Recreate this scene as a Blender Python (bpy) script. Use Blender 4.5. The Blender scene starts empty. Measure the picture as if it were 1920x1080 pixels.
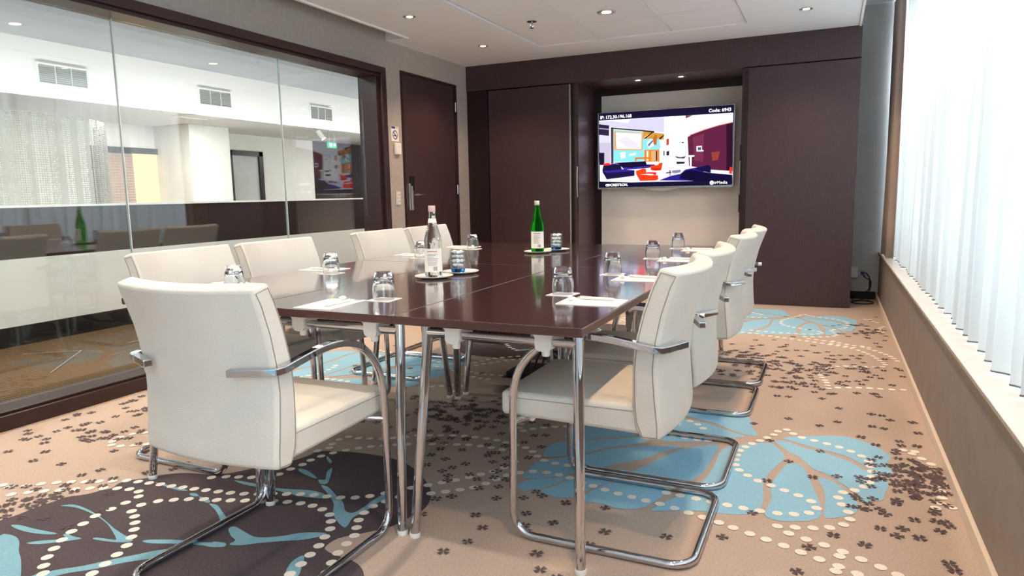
import bpy, bmesh, math, random
from math import sin, cos, pi, radians, sqrt, atan2
from mathutils import Vector, Matrix
from mathutils.geometry import tessellate_polygon

sc = bpy.context.scene
COL = sc.collection
RND = random.Random(7)

# ------------------------------------------------------------------ camera
cam_d = bpy.data.cameras.new('camera')
cam_d.sensor_width = 36.0
cam_d.lens = 1292.96 / 1920 * 36.0
cam_d.clip_start = 0.05
cam = bpy.data.objects.new('camera', cam_d)
COL.objects.link(cam)
CAM_H = 1.1
def cam_matrix(yaw, pitch, roll):
    cy, sy, cp, sp = cos(yaw), sin(yaw), cos(pitch), sin(pitch)
    f = Vector((-sy * cp, cy * cp, -sp)); r = Vector((cy, sy, 0)); u = r.cross(f)
    c, s = cos(roll), sin(roll)
    r2 = r * c + u * s; u2 = u * c - r * s
    return Matrix(((r2.x, u2.x, -f.x, 0), (r2.y, u2.y, -f.y, 0), (r2.z, u2.z, -f.z, CAM_H), (0, 0, 0, 1)))
cam.matrix_world = cam_matrix(0.4322, 0.1361, -0.0187)
sc.camera = cam

# ------------------------------------------------------------------ sky, daylight, exposure
world = bpy.data.worlds.new('overcast_sky'); sc.world = world; world.use_nodes = True
bg = world.node_tree.nodes['Background']
bg.inputs[0].default_value = (0.78, 0.90, 1.0, 1)
bg.inputs[1].default_value = 9.0
def area(name, loc, rot, sx, sy, energy, col, portal=False):
    l = bpy.data.lights.new(name, 'AREA'); l.shape = 'RECTANGLE'; l.size = sx; l.size_y = sy
    l.energy = energy; l.color = col
    o = bpy.data.objects.new(name, l); COL.objects.link(o); o.location = loc; o.rotation_euler = rot
    if portal: l.cycles.is_portal = True
    return o
area('daylight_portal', (0.86, 2.3, 1.62), (0, radians(90), 0), 2.2, 10.2, 1, (1, 1, 1), True)
vs = sc.view_settings
vs.view_transform = 'Standard'; vs.look = 'None'; vs.gamma = 1.0; vs.use_curve_mapping = False
vs.exposure = 0.7

# ------------------------------------------------------------------ helpers
def lin(h):
    h = h.lstrip('#'); out = []
    for i in (0, 2, 4):
        c = int(h[i:i + 2], 16) / 255
        out.append(c / 12.92 if c <= 0.04045 else ((c + 0.055) / 1.055) ** 2.4)
    return (*out, 1.0)

def mat(name, col, rough=0.5, metal=0.0, spec=0.5, col2=None, nscale=20.0, stretch=(1, 1, 1), bump=0.0, bscale=None,
        coat=0.0, contrast=0.35, sheen=0.0):
    m = bpy.data.materials.new(name); m.use_nodes = True
    nt = m.node_tree; N = nt.nodes; L = nt.links
    b = N['Principled BSDF']
    c = lin(col) if isinstance(col, str) else col
    b.inputs['Base Color'].default_value = c
    b.inputs['Roughness'].default_value = rough
    b.inputs['Metallic'].default_value = metal
    b.inputs['Specular IOR Level'].default_value = spec
    if coat: b.inputs['Coat Weight'].default_value = coat; b.inputs['Coat Roughness'].default_value = 0.08
    if sheen: b.inputs['Sheen Weight'].default_value = sheen
    if col2 is not None or bump:
        tc = N.new('ShaderNodeTexCoord'); mp = N.new('ShaderNodeMapping'); mp.inputs['Scale'].default_value = stretch
        L.new(tc.outputs['Object'], mp.inputs['Vector'])
    if col2 is not None:
        n = N.new('ShaderNodeTexNoise'); n.inputs['Scale'].default_value = nscale; n.inputs['Detail'].default_value = 6
        L.new(mp.outputs[0], n.inputs['Vector'])
        r = N.new('ShaderNodeMapRange'); r.inputs[1].default_value = 0.5 - contrast / 2; r.inputs[2].default_value = 0.5 + contrast / 2
        L.new(n.outputs['Fac'], r.inputs[0])
        mx = N.new('ShaderNodeMix'); mx.data_type = 'RGBA'
        mx.inputs[6].default_value = c; mx.inputs[7].default_value = lin(col2)
        L.new(r.outputs[0], mx.inputs[0]); L.new(mx.outputs[2], b.inputs['Base Color'])
    if bump:
        n2 = N.new('ShaderNodeTexNoise'); n2.inputs['Scale'].default_value = bscale or nscale; n2.inputs['Detail'].default_value = 4
        L.new(mp.outputs[0], n2.inputs['Vector'])
        bp = N.new('ShaderNodeBump'); bp.inputs['Strength'].default_value = bump; bp.inputs['Distance'].default_value = 0.004
        L.new(n2.outputs['Fac'], bp.inputs['Height']); L.new(bp.outputs[0], b.inputs['Normal'])
    return m

def emis(name, col, strength):
    m = bpy.data.materials.new(name); m.use_nodes = True; nt = m.node_tree
    for n in list(nt.nodes): nt.nodes.remove(n)
    e = nt.nodes.new('ShaderNodeEmission'); o = nt.nodes.new('ShaderNodeOutputMaterial')
    e.inputs[0].default_value = lin(col) if isinstance(col, str) else col; e.inputs[1].default_value = strength
    nt.links.new(e.outputs[0], o.inputs[0]); return m

def glassmat(name, col, ior=1.45, rough=0.0):
    m = bpy.data.materials.new(name); m.use_nodes = True; nt = m.node_tree
    for n in list(nt.nodes): nt.nodes.remove(n)
    g = nt.nodes.new('ShaderNodeBsdfGlass'); g.inputs['Color'].default_value = col; g.inputs['IOR'].default_value = ior
    g.inputs['Roughness'].default_value = rough
    o = nt.nodes.new('ShaderNodeOutputMaterial'); nt.links.new(g.outputs[0], o.inputs[0]); return m

def thinglass(name, tint, refl=0.05):
    m = bpy.data.materials.new(name); m.use_nodes = True; nt = m.node_tree
    for n in list(nt.nodes): nt.nodes.remove(n)
    t = nt.nodes.new('ShaderNodeBsdfTransparent'); t.inputs[0].default_value = tint
    g = nt.nodes.new('ShaderNodeBsdfGlossy'); g.inputs['Roughness'].default_value = 0.0
    lw = nt.nodes.new('ShaderNodeLayerWeight'); pw = nt.nodes.new('ShaderNodeMath'); pw.operation = 'POWER'; pw.inputs[1].default_value = 5.0
    lw.inputs['Blend'].default_value = 0.5; nt.links.new(lw.outputs['Facing'], pw.inputs[0])
    f = nt.nodes.new('ShaderNodeMapRange'); f.inputs[3].default_value = refl; f.inputs[4].default_value = 1.0; nt.links.new(pw.outputs[0], f.inputs[0])
    mx = nt.nodes.new('ShaderNodeMixShader'); o = nt.nodes.new('ShaderNodeOutputMaterial')
    nt.links.new(f.outputs[0], mx.inputs[0]); nt.links.new(t.outputs[0], mx.inputs[1]); nt.links.new(g.outputs[0], mx.inputs[2])
    nt.links.new(mx.outputs[0], o.inputs[0]); return m

class MB:
    def __init__(s): s.v = []; s.f = []
    def add(s, v, f):
        n = len(s.v); s.v += [tuple(p) for p in v]; s.f += [tuple(i + n for i in q) for q in f]; return s
    def box(s, x0, x1, y0, y1, z0, z1):
        v = [(x, y, z) for z in (z0, z1) for y in (y0, y1) for x in (x0, x1)]
        return s.add(v, [(0, 2, 3, 1), (4, 5, 7, 6), (0, 1, 5, 4), (2, 6, 7, 3), (0, 4, 6, 2), (1, 3, 7, 5)])
    def lathe(s, prof, seg=28, at=(0, 0, 0), caps=True):
        v = []; f = []; k = len(prof)
        for i in range(seg):
            a = 2 * pi * i / seg
            for r, z in prof: v.append((at[0] + r * cos(a), at[1] + r * sin(a), at[2] + z))
        for i in range(seg):
            j = (i + 1) % seg
            for q in range(k - 1): f.append((i * k + q, j * k + q, j * k + q + 1, i * k + q + 1))
        s.add(v, f)
        if caps:
            n = len(s.v) - k * seg
            if prof[0][0] > 1e-6: s.f.append(tuple(n + i * k for i in reversed(range(seg))))
            if prof[-1][0] > 1e-6: s.f.append(tuple(n + i * k + k - 1 for i in range(seg)))
        return s
    def cyl(s, p, q, r, seg=16, r2=None):
        return s.sweep([p, q], r, seg, r_end=r2)
    def sweep(s, path, r, seg=14, rect=None, closed=False, r_end=None, up=None):
        P = [Vector(p) for p in path]; n = len(P)
        T = []
        for i in range(n):
            if closed: t = P[(i + 1) % n] - P[i - 1]
            elif i == 0: t = P[1] - P[0]
            elif i == n - 1: t = P[-1] - P[-2]
            else: t = (P[i + 1] - P[i]).normalized() + (P[i] - P[i - 1]).normalized()
            T.append(t.normalized())
        ref = Vector(up) if up else (Vector((0, 0, 1)) if abs(T[0].z) < 0.9 else Vector((1, 0, 0)))
        a = ref.cross(T[0]).normalized(); rings = []
        for i in range(n):
            if up: a = Vector(up).cross(T[i]).normalized()
            else: a = (a - T[i] * a.dot(T[i])).normalized()
            b = T[i].cross(a)
            rr = r if r_end is None else r + (r_end - r) * i / (n - 1)
            if rect:
                w, h = rect[0] / 2, rect[1] / 2
                pts = [P[i] + a * x + b * y for x, y in ((w, h), (-w, h), (-w, -h), (w, -h))]
            else:
                pts = [P[i] + (a * cos(2 * pi * k / seg) + b * sin(2 * pi * k / seg)) * rr for k in range(seg)]
            rings.append(pts)
        k = len(rings[0]); v = [p for ring in rings for p in ring]; f = []
        for i in range(n if closed else n - 1):
            j = (i + 1) % n
            for q in range(k):
                q2 = (q + 1) % k; f.append((i * k + q, i * k + q2, j * k + q2, j * k + q))
        if not closed:
            f.append(tuple(reversed(range(k)))); f.append(tuple((n - 1) * k + q for q in range(k)))
        return s.add(v, f)
    def prism(s, poly, a0, a1, axis='y'):
        n = len(poly); tri = tessellate_polygon([[Vector((p[0], p[1], 0)) for p in poly]])
        def mk(p, a):
            return (p[0], a, p[1]) if axis == 'y' else ((a, p[0], p[1]) if axis == 'x' else (p[0], p[1], a))
        v = [mk(p, a0) for p in poly] + [mk(p, a1) for p in poly]
        f = [tuple(t) for t in tri] + [tuple(i + n for i in reversed(t)) for t in tri]
        f += [(i, (i + 1) % n, (i + 1) % n + n, i + n) for i in range(n)]
        return s.add(v, f)
    def flat(s, poly, z=0.0, mk=None):
        tri = tessellate_polygon([[Vector((p[0], p[1], 0)) for p in poly]])
        return s.add([(mk(p) if mk else (p[0], p[1], z)) for p in poly], [tuple(t) for t in tri])
    def build(s, name, m, parent=None, smooth=False, bevel=0.0, bseg=2, angle=35):
        me = bpy.data.meshes.new(name); me.from_pydata(s.v, [], s.f)
        bm = bmesh.new(); bm.from_mesh(me); bmesh.ops.recalc_face_normals(bm, faces=bm.faces); bm.to_mesh(me); bm.free()
        if m: me.materials.append(m)
        o = bpy.data.objects.new(name, me); COL.objects.link(o)
        if parent: o.parent = parent
        if smooth:
            for p in me.polygons: p.use_smooth = True
            try: me.set_sharp_from_angle(angle=radians(angle))
            except Exception: pass
        if bevel:
            md = o.modifiers.new('bevel', 'BEVEL'); md.width = bevel; md.segments = bseg; md.limit_method = 'ANGLE'; md.angle_limit = radians(40)
        return o

def tag(o, label, cat, group=None, kind=None):
    o['label'] = label; o['category'] = cat
    if group: o['group'] = group
    if kind: o['kind'] = kind
    return o
def struct(o, label=None, cat=None):
    o['kind'] = 'structure'
    if label: o['label'] = label
    if cat: o['category'] = cat
    return o
def thing(name, label, cat, loc=(0, 0, 0), rz=0.0, group=None):
    o = bpy.data.objects.new(name, None); COL.objects.link(o); o.location = loc; o.rotation_euler = (0, 0, rz)
    o.empty_display_size = 0.05
    return tag(o, label, cat, group)
def dup(root, loc, rz, label):
    r = root.copy(); COL.objects.link(r); r.location = loc; r.rotation_euler = (0, 0, rz); r['label'] = label
    for ch in root.children:
        c = ch.copy(); COL.objects.link(c); c.parent = r
        for g in ch.children:
            d = g.copy(); COL.objects.link(d); d.parent = c
    return r
def arc(c, r, a0, a1, n, mk):
    return [mk(c[0] + r * cos(a0 + (a1 - a0) * i / n), c[1] + r * sin(a0 + (a1 - a0) * i / n)) for i in range(n + 1)]
def smooth_poly(p, n=4, closed=True):
    out = []; m = len(p)
    for i in range(m if closed else m - 1):
        g = lambda k: p[k % m] if closed else p[max(0, min(m - 1, k))]
        p0, p1, p2, p3 = g(i - 1), g(i), g(i + 1), g(i + 2)
        for k in range(n):
            t = k / n
            out.append(tuple(0.5 * (2 * b + (c - a) * t + (2 * a - 5 * b + 4 * c - d) * t * t + (3 * b - a - 3 * c + d) * t ** 3)
                             for a, b, c, d in zip(p0, p1, p2, p3)))
    if not closed: out.append(tuple(p[-1]))
    return out
def text_mesh(name, txt, size, m, parent, origin, mk, align='LEFT', bold=0.0):
    cu = bpy.data.curves.new(name, 'FONT'); cu.body = txt; cu.size = size; cu.align_x = align; cu.offset = bold; cu.resolution_u = 3
    t = bpy.data.objects.new(name + '_tmp', cu); COL.objects.link(t)
    dg = bpy.context.evaluated_depsgraph_get(); me = bpy.data.meshes.new_from_object(t.evaluated_get(dg))
    bpy.data.objects.remove(t); bpy.data.curves.remove(cu)
    for v in me.vertices: v.co = mk(origin[0] + v.co.x, origin[1] + v.co.y)
    me.materials.clear(); me.materials.append(m)
    o = bpy.data.objects.new(name, me); COL.objects.link(o); o.parent = parent
    return o

# ------------------------------------------------------------------ materials
M = {}
M['carpet'] = mat('carpet_taupe', 'bfada0', 0.95, col2='af9c8e', nscale=160, bump=0.35, bscale=420, spec=0.1)
M['carpet_dark'] = mat('carpet_charcoal', '5e545a', 0.95, col2='504749', nscale=160, bump=0.35, bscale=420, spec=0.1)
M['carpet_blue'] = mat('carpet_blue', '98c4da', 0.95, col2='8ab9d1', nscale=120, bump=0.35, bscale=420, spec=0.1)
M['carpet_teal'] = mat('carpet_teal', '88b4c2', 0.95, col2='7aa8b8', nscale=120, bump=0.35, bscale=420, spec=0.1)
M['carpet_white'] = mat('carpet_cream', 'f0e9de', 0.95, col2='e4dccf', nscale=160, bump=0.3, bscale=420, spec=0.1)
M['carpet_ink'] = mat('carpet_ink', '66595a', 0.95, col2='5a4e50', nscale=160, bump=0.3, bscale=420, spec=0.1)
M['wall'] = mat('wall_taupe_textile', 'b0a79f', 0.85, col2='aaa199', nscale=40, stretch=(1, 1, 0.5), bump=0.12, bscale=300, spec=0.2)
M['wall_grey'] = mat('wall_grey', 'c6c5c3', 0.8, spec=0.2, col2='c0bfbd', nscale=8)
M['wall_low'] = mat('wall_parapet_taupe', '8d837c', 0.6, spec=0.3, col2='857a73', nscale=12)
M['ceil'] = mat('ceiling_plaster', 'eceff2', 0.9, spec=0.1, col2='e9ecef', nscale=6)
M['corr_ceil'] = mat('corridor_ceiling_grey', '8e8f90', 0.9, spec=0.1, col2='8a8b8c', nscale=5)
M['louvre'] = mat('vent_louvre', 'b4bcba', 0.5, spec=0.3)
M['tile'] = mat('ceiling_tile_board', 'f0f3f6', 0.95, spec=0.05, col2='e9ecf0', nscale=220, contrast=0.6)
M['groove'] = mat('ceiling_grid_grey', '77777a', 0.7)
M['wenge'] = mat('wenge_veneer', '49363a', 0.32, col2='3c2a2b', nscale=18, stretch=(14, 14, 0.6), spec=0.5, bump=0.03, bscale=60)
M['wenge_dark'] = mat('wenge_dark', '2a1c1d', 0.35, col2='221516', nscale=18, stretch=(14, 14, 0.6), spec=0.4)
M['frame_wood'] = mat('window_frame_wood', '36201f', 0.3, col2='2b1817', nscale=20, stretch=(12, 1, 12), spec=0.5)
M['table'] = mat('table_veneer', '4a2e2f', 0.2, col2='3c2324', nscale=20, stretch=(16, 0.7, 4), spec=0.6, coat=1.0)
M['table_edge'] = mat('table_edge_band', '3a2422', 0.3, col2='5a3a34', nscale=60, stretch=(0.3, 0.3, 14))
M['chrome'] = mat('chrome', 'c6c6ca', 0.035, metal=1.0)
M['chrome_soft'] = mat('polished_aluminium', 'c9c9cc', 0.22, metal=1.0)
M['steel'] = mat('brushed_steel', 'd2cfca', 0.32, metal=0.75, col2='c4c1bc', nscale=40, stretch=(1, 1, 20))
M['leather'] = mat('cream_leather', 'd9d5cd', 0.42, col2='d2cdc4', nscale=6, bump=0.35, bscale=230, spec=0.4)
M['seam'] = mat('leather_seam', '8d8578', 0.7)
M['white_plastic'] = mat('white_plastic', 'e8e6e2', 0.35)
M['plastic_grey'] = mat('light_plastic', 'd2d0cc', 0.4)
M['black'] = mat('black_plastic', '121214', 0.4)
M['rubber'] = mat('black_rubber', '17171a', 0.6)
M['paper'] = mat('paper', 'f3f0ec', 0.85, spec=0.1, col2='eeeae6', nscale=14)
M['china'] = mat('white_china', 'f2efe9', 0.15, spec=0.6, col2='ece9e3', nscale=5)
M['glass'] = glassmat('clear_glass', (0.98, 0.99, 1, 1), 1.45)
M['bottle_clear'] = glassmat('bottle_clear_glass', (0.95, 0.985, 0.975, 1), 1.36)
M['bottle_green'] = glassmat('bottle_green_glass', (0.1, 0.78, 0.14, 1), 1.36)
M['glass_blue'] = glassmat('blue_base_glass', (0.18, 0.55, 0.95, 1), 1.45)
M['glass_pale'] = thinglass('pale_blue_glass', (0.93, 0.97, 1.0, 1), 0.07)
M['label'] = mat('bottle_label', 'eceae6', 0.6, spec=0.2)
M['ink'] = mat('printed_ink', '6d6e72', 0.8)
M['ink_dark'] = mat('printed_ink_dark', '2a2a2e', 0.8)
M['ink_blue'] = mat('printed_ink_blue', '24407e', 0.7)
M['ink_red'] = mat('printed_ink_red', 'b4543e', 0.7)
M['orange'] = mat('printed_orange', 'e0a030', 0.7)
M['pane'] = thinglass('partition_glass', (0.93, 0.96, 0.95, 1), 0.10)
M['win_glass'] = thinglass('window_glass', (0.97, 0.98, 0.98, 1), 0.04)
M['added_tint'] = thinglass('window_glass_added_tint', (0.76, 0.79, 0.80, 1), 0.04)  # added tint, puts the curtain's lower grey band into the glass
M['joint'] = mat('glass_edge', 'cfd8d8', 0.15, spec=0.8)
M['sill'] = mat('sill_white_stone', 'e9e8e4', 0.25, col2='e2e1dd', nscale=10, spec=0.5)
M['sill_edge'] = mat('sill_wood_edge', '7d6e5d', 0.5, col2='6b5c4d', nscale=30, stretch=(20, 1, 20))
M['skirt'] = mat('skirting_cream', 'd9c9ba', 0.6, spec=0.3)
M['drape'] = mat('beige_drape_cloth', 'b3a197', 0.85, col2='a89589', nscale=40, stretch=(1, 1, 0.05), spec=0.1, sheen=0.3)
M['white_paint'] = mat('white_paint', 'eceae6', 0.7, spec=0.2)
M['hall_white'] = mat('hall_white', 'e6e4de', 0.75, spec=0.2, col2='dfddd6', nscale=3)
M['hall_carpet'] = mat('hall_ribbed_carpet', '7a5f42', 0.95, spec=0.05)
M['screen_black'] = mat('screen_glass_black', '0b0a14', 0.12, spec=0.5)
M['wood_orange'] = mat('lit_wood', 'c08a52', 0.5, col2='a97642', nscale=10, stretch=(8, 8, 0.5))

def sheer():
    m = bpy.data.materials.new('sheer_voile'); m.use_nodes = True; nt = m.node_tree; N = nt.nodes; L = nt.links
    for n in list(N): N.remove(n)
    tr = N.new('ShaderNodeBsdfTransparent'); tl = N.new('ShaderNodeBsdfTranslucent'); df = N.new('ShaderNodeBsdfDiffuse')
    tl.inputs[0].default_value = (0.315, 0.315, 0.31, 1); df.inputs[0].default_value = (0.8, 0.82, 0.82, 1)
    a = N.new('ShaderNodeMixShader'); a.inputs[0].default_value = 0.5; b = N.new('ShaderNodeMixShader'); b.inputs[0].default_value = 0.97
    o = N.new('ShaderNodeOutputMaterial')
    L.new(tl.outputs[0], a.inputs[1]); L.new(df.outputs[0], a.inputs[2])
    L.new(tr.outputs[0], b.inputs[1]); L.new(a.outputs[0], b.inputs[2]); L.new(b.outputs[0], o.inputs[0]); return m
M['sheer'] = sheer()
def ribbed():
    m = M['hall_carpet']; nt = m.node_tree; N = nt.nodes; L = nt.links
    tc = N.new('ShaderNodeTexCoord'); w = N.new('ShaderNodeTexWave'); w.bands_direction = 'Y'; w.inputs['Scale'].default_value = 14
    w.inputs['Distortion'].default_value = 0.3
    r = N.new('ShaderNodeValToRGB'); r.color_ramp.elements[0].color = lin('2c2117'); r.color_ramp.elements[1].color = lin('7d6244')
    L.new(tc.outputs['Object'], w.inputs['Vector']); L.new(w.outputs['Fac'], r.inputs[0]); L.new(r.outputs[0], N['Principled BSDF'].inputs['Base Color'])
ribbed()
def meshy():
    m = bpy.data.materials.new('metal_mesh_cloth'); m.use_nodes = True; nt = m.node_tree; N = nt.nodes; L = nt.links
    b = N['Principled BSDF']; b.inputs['Base Color'].default_value = lin('8f897c'); b.inputs['Metallic'].default_value = 0.2; b.inputs['Roughness'].default_value = 0.4
    tc = N.new('ShaderNodeTexCoord'); mp = N.new('ShaderNodeMapping'); mp.inputs['Rotation'].default_value = (0, 0, 0)
    br = N.new('ShaderNodeTexVoronoi'); br.inputs['Scale'].default_value = 42; br.inputs['Randomness'].default_value = 0.15
    L.new(tc.outputs['Object'], mp.inputs[0]); L.new(mp.outputs[0], br.inputs['Vector'])
    r = N.new('ShaderNodeMapRange'); r.inputs[1].default_value = 0.40; r.inputs[2].default_value = 0.46
    L.new(br.outputs['Distance'], r.inputs[0]); L.new(r.outputs[0], b.inputs['Alpha'])
    return m
M['mesh'] = meshy()
# ------------------------------------------------------------------ carpet and screen outlines, metres
BLUE=[[(-0.151,3.173),(-0.124,3.202),(-0.046,3.239),(0.078,3.292),(0.149,3.274),(0.211,3.217),(0.253,3.14),(0.265,3.096),(0.249,3.034),(0.254,2.96),(0.258,2.89),(0.228,2.885),(0.191,2.913),(0.155,2.973),(0.116,3.028),(0.065,3.064),(0.012,3.085),(-0.042,3.107),(-0.099,3.138),(-0.139,3.159)],[(-0.182,3.123),(-0.132,3.134),(-0.074,3.089),(-0.02,3.064),(0.034,3.044),(0.085,3.007),(0.125,2.968),(0.162,2.916),(0.199,2.887),(0.231,2.858),(0.238,2.793),(0.222,2.715),(0.209,2.643),(0.177,2.624),(0.146,2.593),(0.13,2.666),(0.109,2.701),(0.082,2.736),(0.049,2.791),(0.015,2.827),(-0.02,2.849),(-0.053,2.92),(-0.081,2.973),(-0.114,3.001),(-0.144,3.049)],[(-0.197,3.09),(-0.159,3.025),(-0.133,2.96),(-0.133,2.911),(-0.152,2.841),(-0.176,2.742),(-0.185,2.668),(-0.187,2.6),(-0.178,2.514),(-0.176,2.443),(-0.187,2.387),(-0.213,2.354),(-0.265,2.329),(-0.355,2.317),(-0.443,2.287),(-0.521,2.252),(-0.509,2.303),(-0.458,2.415),(-0.428,2.492),(-0.395,2.6),(-0.384,2.736),(-0.383,2.881),(-0.362,2.975),(-0.32,3.01),(-0.279,3.053)],[(-0.117,2.863),(-0.072,2.881),(-0.044,2.81),(-0.022,2.694),(-0.003,2.598),(0.012,2.497),(0.01,2.429),(-0.015,2.387),(-0.056,2.361),(-0.107,2.343),(-0.146,2.348),(-0.162,2.38),(-0.156,2.451),(-0.15,2.526),(-0.159,2.585),(-0.159,2.651),(-0.142,2.756)],[(-0.004,2.769),(0.035,2.764),(0.072,2.719),(0.103,2.654),(0.124,2.602),(0.129,2.557),(0.117,2.495),(0.087,2.461),(0.027,2.423),(0.024,2.525),(0.021,2.646),(0.006,2.719)],[(-0.791,3.482),(-0.649,3.487),(-0.541,3.467),(-0.462,3.486),(-0.362,3.478),(-0.31,3.384),(-0.289,3.265),(-0.256,3.169),(-0.308,3.158),(-0.386,3.206),(-0.457,3.262),(-0.511,3.283),(-0.619,3.331),(-0.747,3.351)],[(-0.713,3.294),(-0.609,3.278),(-0.506,3.253),(-0.437,3.217),(-0.356,3.162),(-0.305,3.13),(-0.37,3.08),(-0.433,3.018),(-0.465,2.997),(-0.55,2.967),(-0.649,2.946),(-0.733,3.089)],[(-1.062,2.854),(-1.039,2.893),(-1.025,2.99),(-0.902,3.008),(-0.764,2.982),(-0.786,2.944),(-0.867,2.893),(-0.945,2.852),(-1.047,2.821)],[(-1.067,2.606),(-1.081,2.687),(-1.057,2.761),(-1.017,2.795),(-0.94,2.835),(-0.839,2.885),(-0.743,2.952),(-0.687,2.927),(-0.712,2.88),(-0.768,2.831),(-0.838,2.776),(-0.879,2.707),(-0.92,2.665),(-0.967,2.621),(-1.022,2.587),(-1.055,2.574)],[(-1.05,2.341),(-1.058,2.448),(-1.06,2.526),(-1.008,2.566),(-0.942,2.619),(-0.885,2.67),(-0.827,2.757),(-0.67,2.857),(-0.543,2.908),(-0.602,2.818),(-0.658,2.708),(-0.695,2.673),(-0.773,2.579),(-0.856,2.478),(-0.941,2.392)],[(-1.019,2.237),(-1.039,2.296),(-1.003,2.346),(-0.938,2.386),(-0.895,2.425),(-0.892,2.384),(-0.915,2.326),(-0.949,2.272),(-0.991,2.238)],[(-0.942,2.255),(-0.908,2.309),(-0.879,2.382),(-0.839,2.462),(-0.762,2.541),(-0.69,2.567),(-0.702,2.489),(-0.727,2.424),(-0.764,2.368),(-0.789,2.299),(-0.811,2.252),(-0.86,2.228),(-0.908,2.237)],[(-0.639,2.633),(-0.59,2.764),(-0.512,2.898),(-0.402,2.977),(-0.402,2.823),(-0.408,2.682),(-0.444,2.553),(-0.48,2.471),(-0.509,2.394),(-0.529,2.325),(-0.554,2.267),(-0.596,2.236),(-0.642,2.225),(-0.696,2.238),(-0.764,2.24),(-0.773,2.299),(-0.745,2.376),(-0.705,2.46),(-0.671,2.56)]]
DARK=[(-2.618,1.201),(-2.596,1.317),(-2.586,1.366),(-2.583,1.426),(-2.575,1.485),(-2.568,1.532),(-2.523,1.576),(-2.499,1.626),(-2.482,1.653),(-2.499,1.695),(-2.478,1.739),(-2.434,1.779),(-2.401,1.829),(-2.334,1.871),(-2.242,1.893),(-2.173,1.929),(-2.111,2.015),(-2.024,2.13),(-1.995,2.217),(-1.991,2.265),(-1.909,2.295),(-1.809,2.318),(-1.674,2.321),(-1.55,2.289),(-1.435,2.214),(-1.332,2.117),(-1.282,2.035),(-1.262,1.947),(-1.275,1.896),(-1.287,1.837),(-1.312,1.785),(-1.364,1.727),(-1.411,1.673),(-1.414,1.614),(-1.386,1.594),(-1.341,1.585),(-1.284,1.579),(-1.241,1.563),(-1.197,1.524),(-1.159,1.448),(-1.198,1.294),(-1.389,1.151),(-1.887,0.938),(-2.392,0.927)]
TEAL=[[(-2.475,1.25),(-2.463,1.265),(-2.422,1.267),(-2.373,1.252),(-2.308,1.213),(-2.247,1.184),(-2.146,1.125),(-2.027,1.045),(-2.107,1.011),(-2.428,1.163)],[(-2.51,1.474),(-2.483,1.498),(-2.422,1.499),(-2.331,1.483),(-2.248,1.461),(-2.159,1.433),(-2.087,1.416),(-2.031,1.405),(-2.031,1.39),(-2.063,1.374),(-2.108,1.363),(-2.158,1.357),(-2.156,1.368),(-2.091,1.38),(-2.087,1.387),(-2.136,1.412),(-2.209,1.444),(-2.286,1.467),(-2.365,1.481),(-2.451,1.487)],[(-2.52,1.31),(-2.488,1.323),(-2.416,1.326),(-2.338,1.333),(-2.308,1.335),(-2.33,1.319),(-2.394,1.304),(-2.465,1.301)],[(-2.337,1.253),(-2.311,1.281),(-2.263,1.309),(-2.246,1.325),(-2.281,1.336),(-2.272,1.347),(-2.239,1.343),(-2.199,1.345),(-2.209,1.329),(-2.246,1.298),(-2.292,1.265)],[(-1.991,1.41),(-1.98,1.426),(-1.908,1.456),(-1.845,1.473),(-1.8,1.482),(-1.737,1.508),(-1.715,1.488),(-1.755,1.47),(-1.789,1.467),(-1.863,1.446),(-1.95,1.413)],[(-2.114,1.134),(-2.08,1.185),(-2.025,1.234),(-1.98,1.291),(-1.93,1.348),(-1.891,1.392),(-1.837,1.424),(-1.832,1.394),(-1.867,1.348),(-1.924,1.297),(-1.97,1.24),(-2.025,1.192),(-2.052,1.16)],[(-2.371,1.754),(-2.312,1.757),(-2.234,1.755),(-2.182,1.749),(-2.22,1.737),(-2.304,1.744)],[(-2.156,1.733),(-2.132,1.743),(-2.104,1.729),(-2.126,1.72)],[(-2.097,1.725),(-2.058,1.729),(-2.019,1.707),(-2.04,1.701)],[(-2.013,1.697),(-1.976,1.7),(-1.926,1.673),(-1.878,1.647),(-1.836,1.626),(-1.838,1.593),(-1.901,1.638),(-1.958,1.672)],[(-1.797,1.583),(-1.787,1.603),(-1.726,1.587),(-1.671,1.575),(-1.627,1.591),(-1.584,1.621),(-1.546,1.657),(-1.478,1.685),(-1.466,1.67),(-1.51,1.622),(-1.567,1.589),(-1.628,1.549),(-1.671,1.516),(-1.71,1.505),(-1.713,1.533),(-1.747,1.548)],[(-1.773,1.498),(-1.73,1.506),(-1.716,1.493),(-1.747,1.475)],[(-1.409,1.43),(-1.437,1.472),(-1.449,1.509),(-1.445,1.542),(-1.429,1.535),(-1.403,1.494),(-1.375,1.445)],[(-2.093,1.889),(-2.026,1.895),(-1.956,1.896),(-1.887,1.897),(-1.823,1.909),(-1.76,1.928),(-1.694,1.929),(-1.646,1.91),(-1.651,1.893),(-1.704,1.88),(-1.765,1.874),(-1.849,1.879),(-1.951,1.877),(-2.026,1.874)],[(-1.736,1.979),(-1.702,1.979),(-1.625,1.931),(-1.564,1.894),(-1.515,1.843),(-1.479,1.84),(-1.471,1.885),(-1.474,1.937),(-1.469,2.008),(-1.47,2.04),(-1.438,1.995),(-1.445,1.931),(-1.446,1.86),(-1.456,1.811),(-1.436,1.754),(-1.444,1.742),(-1.497,1.772),(-1.549,1.818),(-1.589,1.872),(-1.662,1.929)],[(-1.785,2.021),(-1.76,2.032),(-1.804,2.094),(-1.811,2.137),(-1.77,2.078),(-1.728,2.006),(-1.751,1.993)],[(-1.931,2.08),(-1.877,2.072),(-1.799,2.03),(-1.834,2.03),(-1.914,2.057)],[(-1.915,2.232),(-1.855,2.19),(-1.856,2.174),(-1.897,2.206)]]
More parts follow.
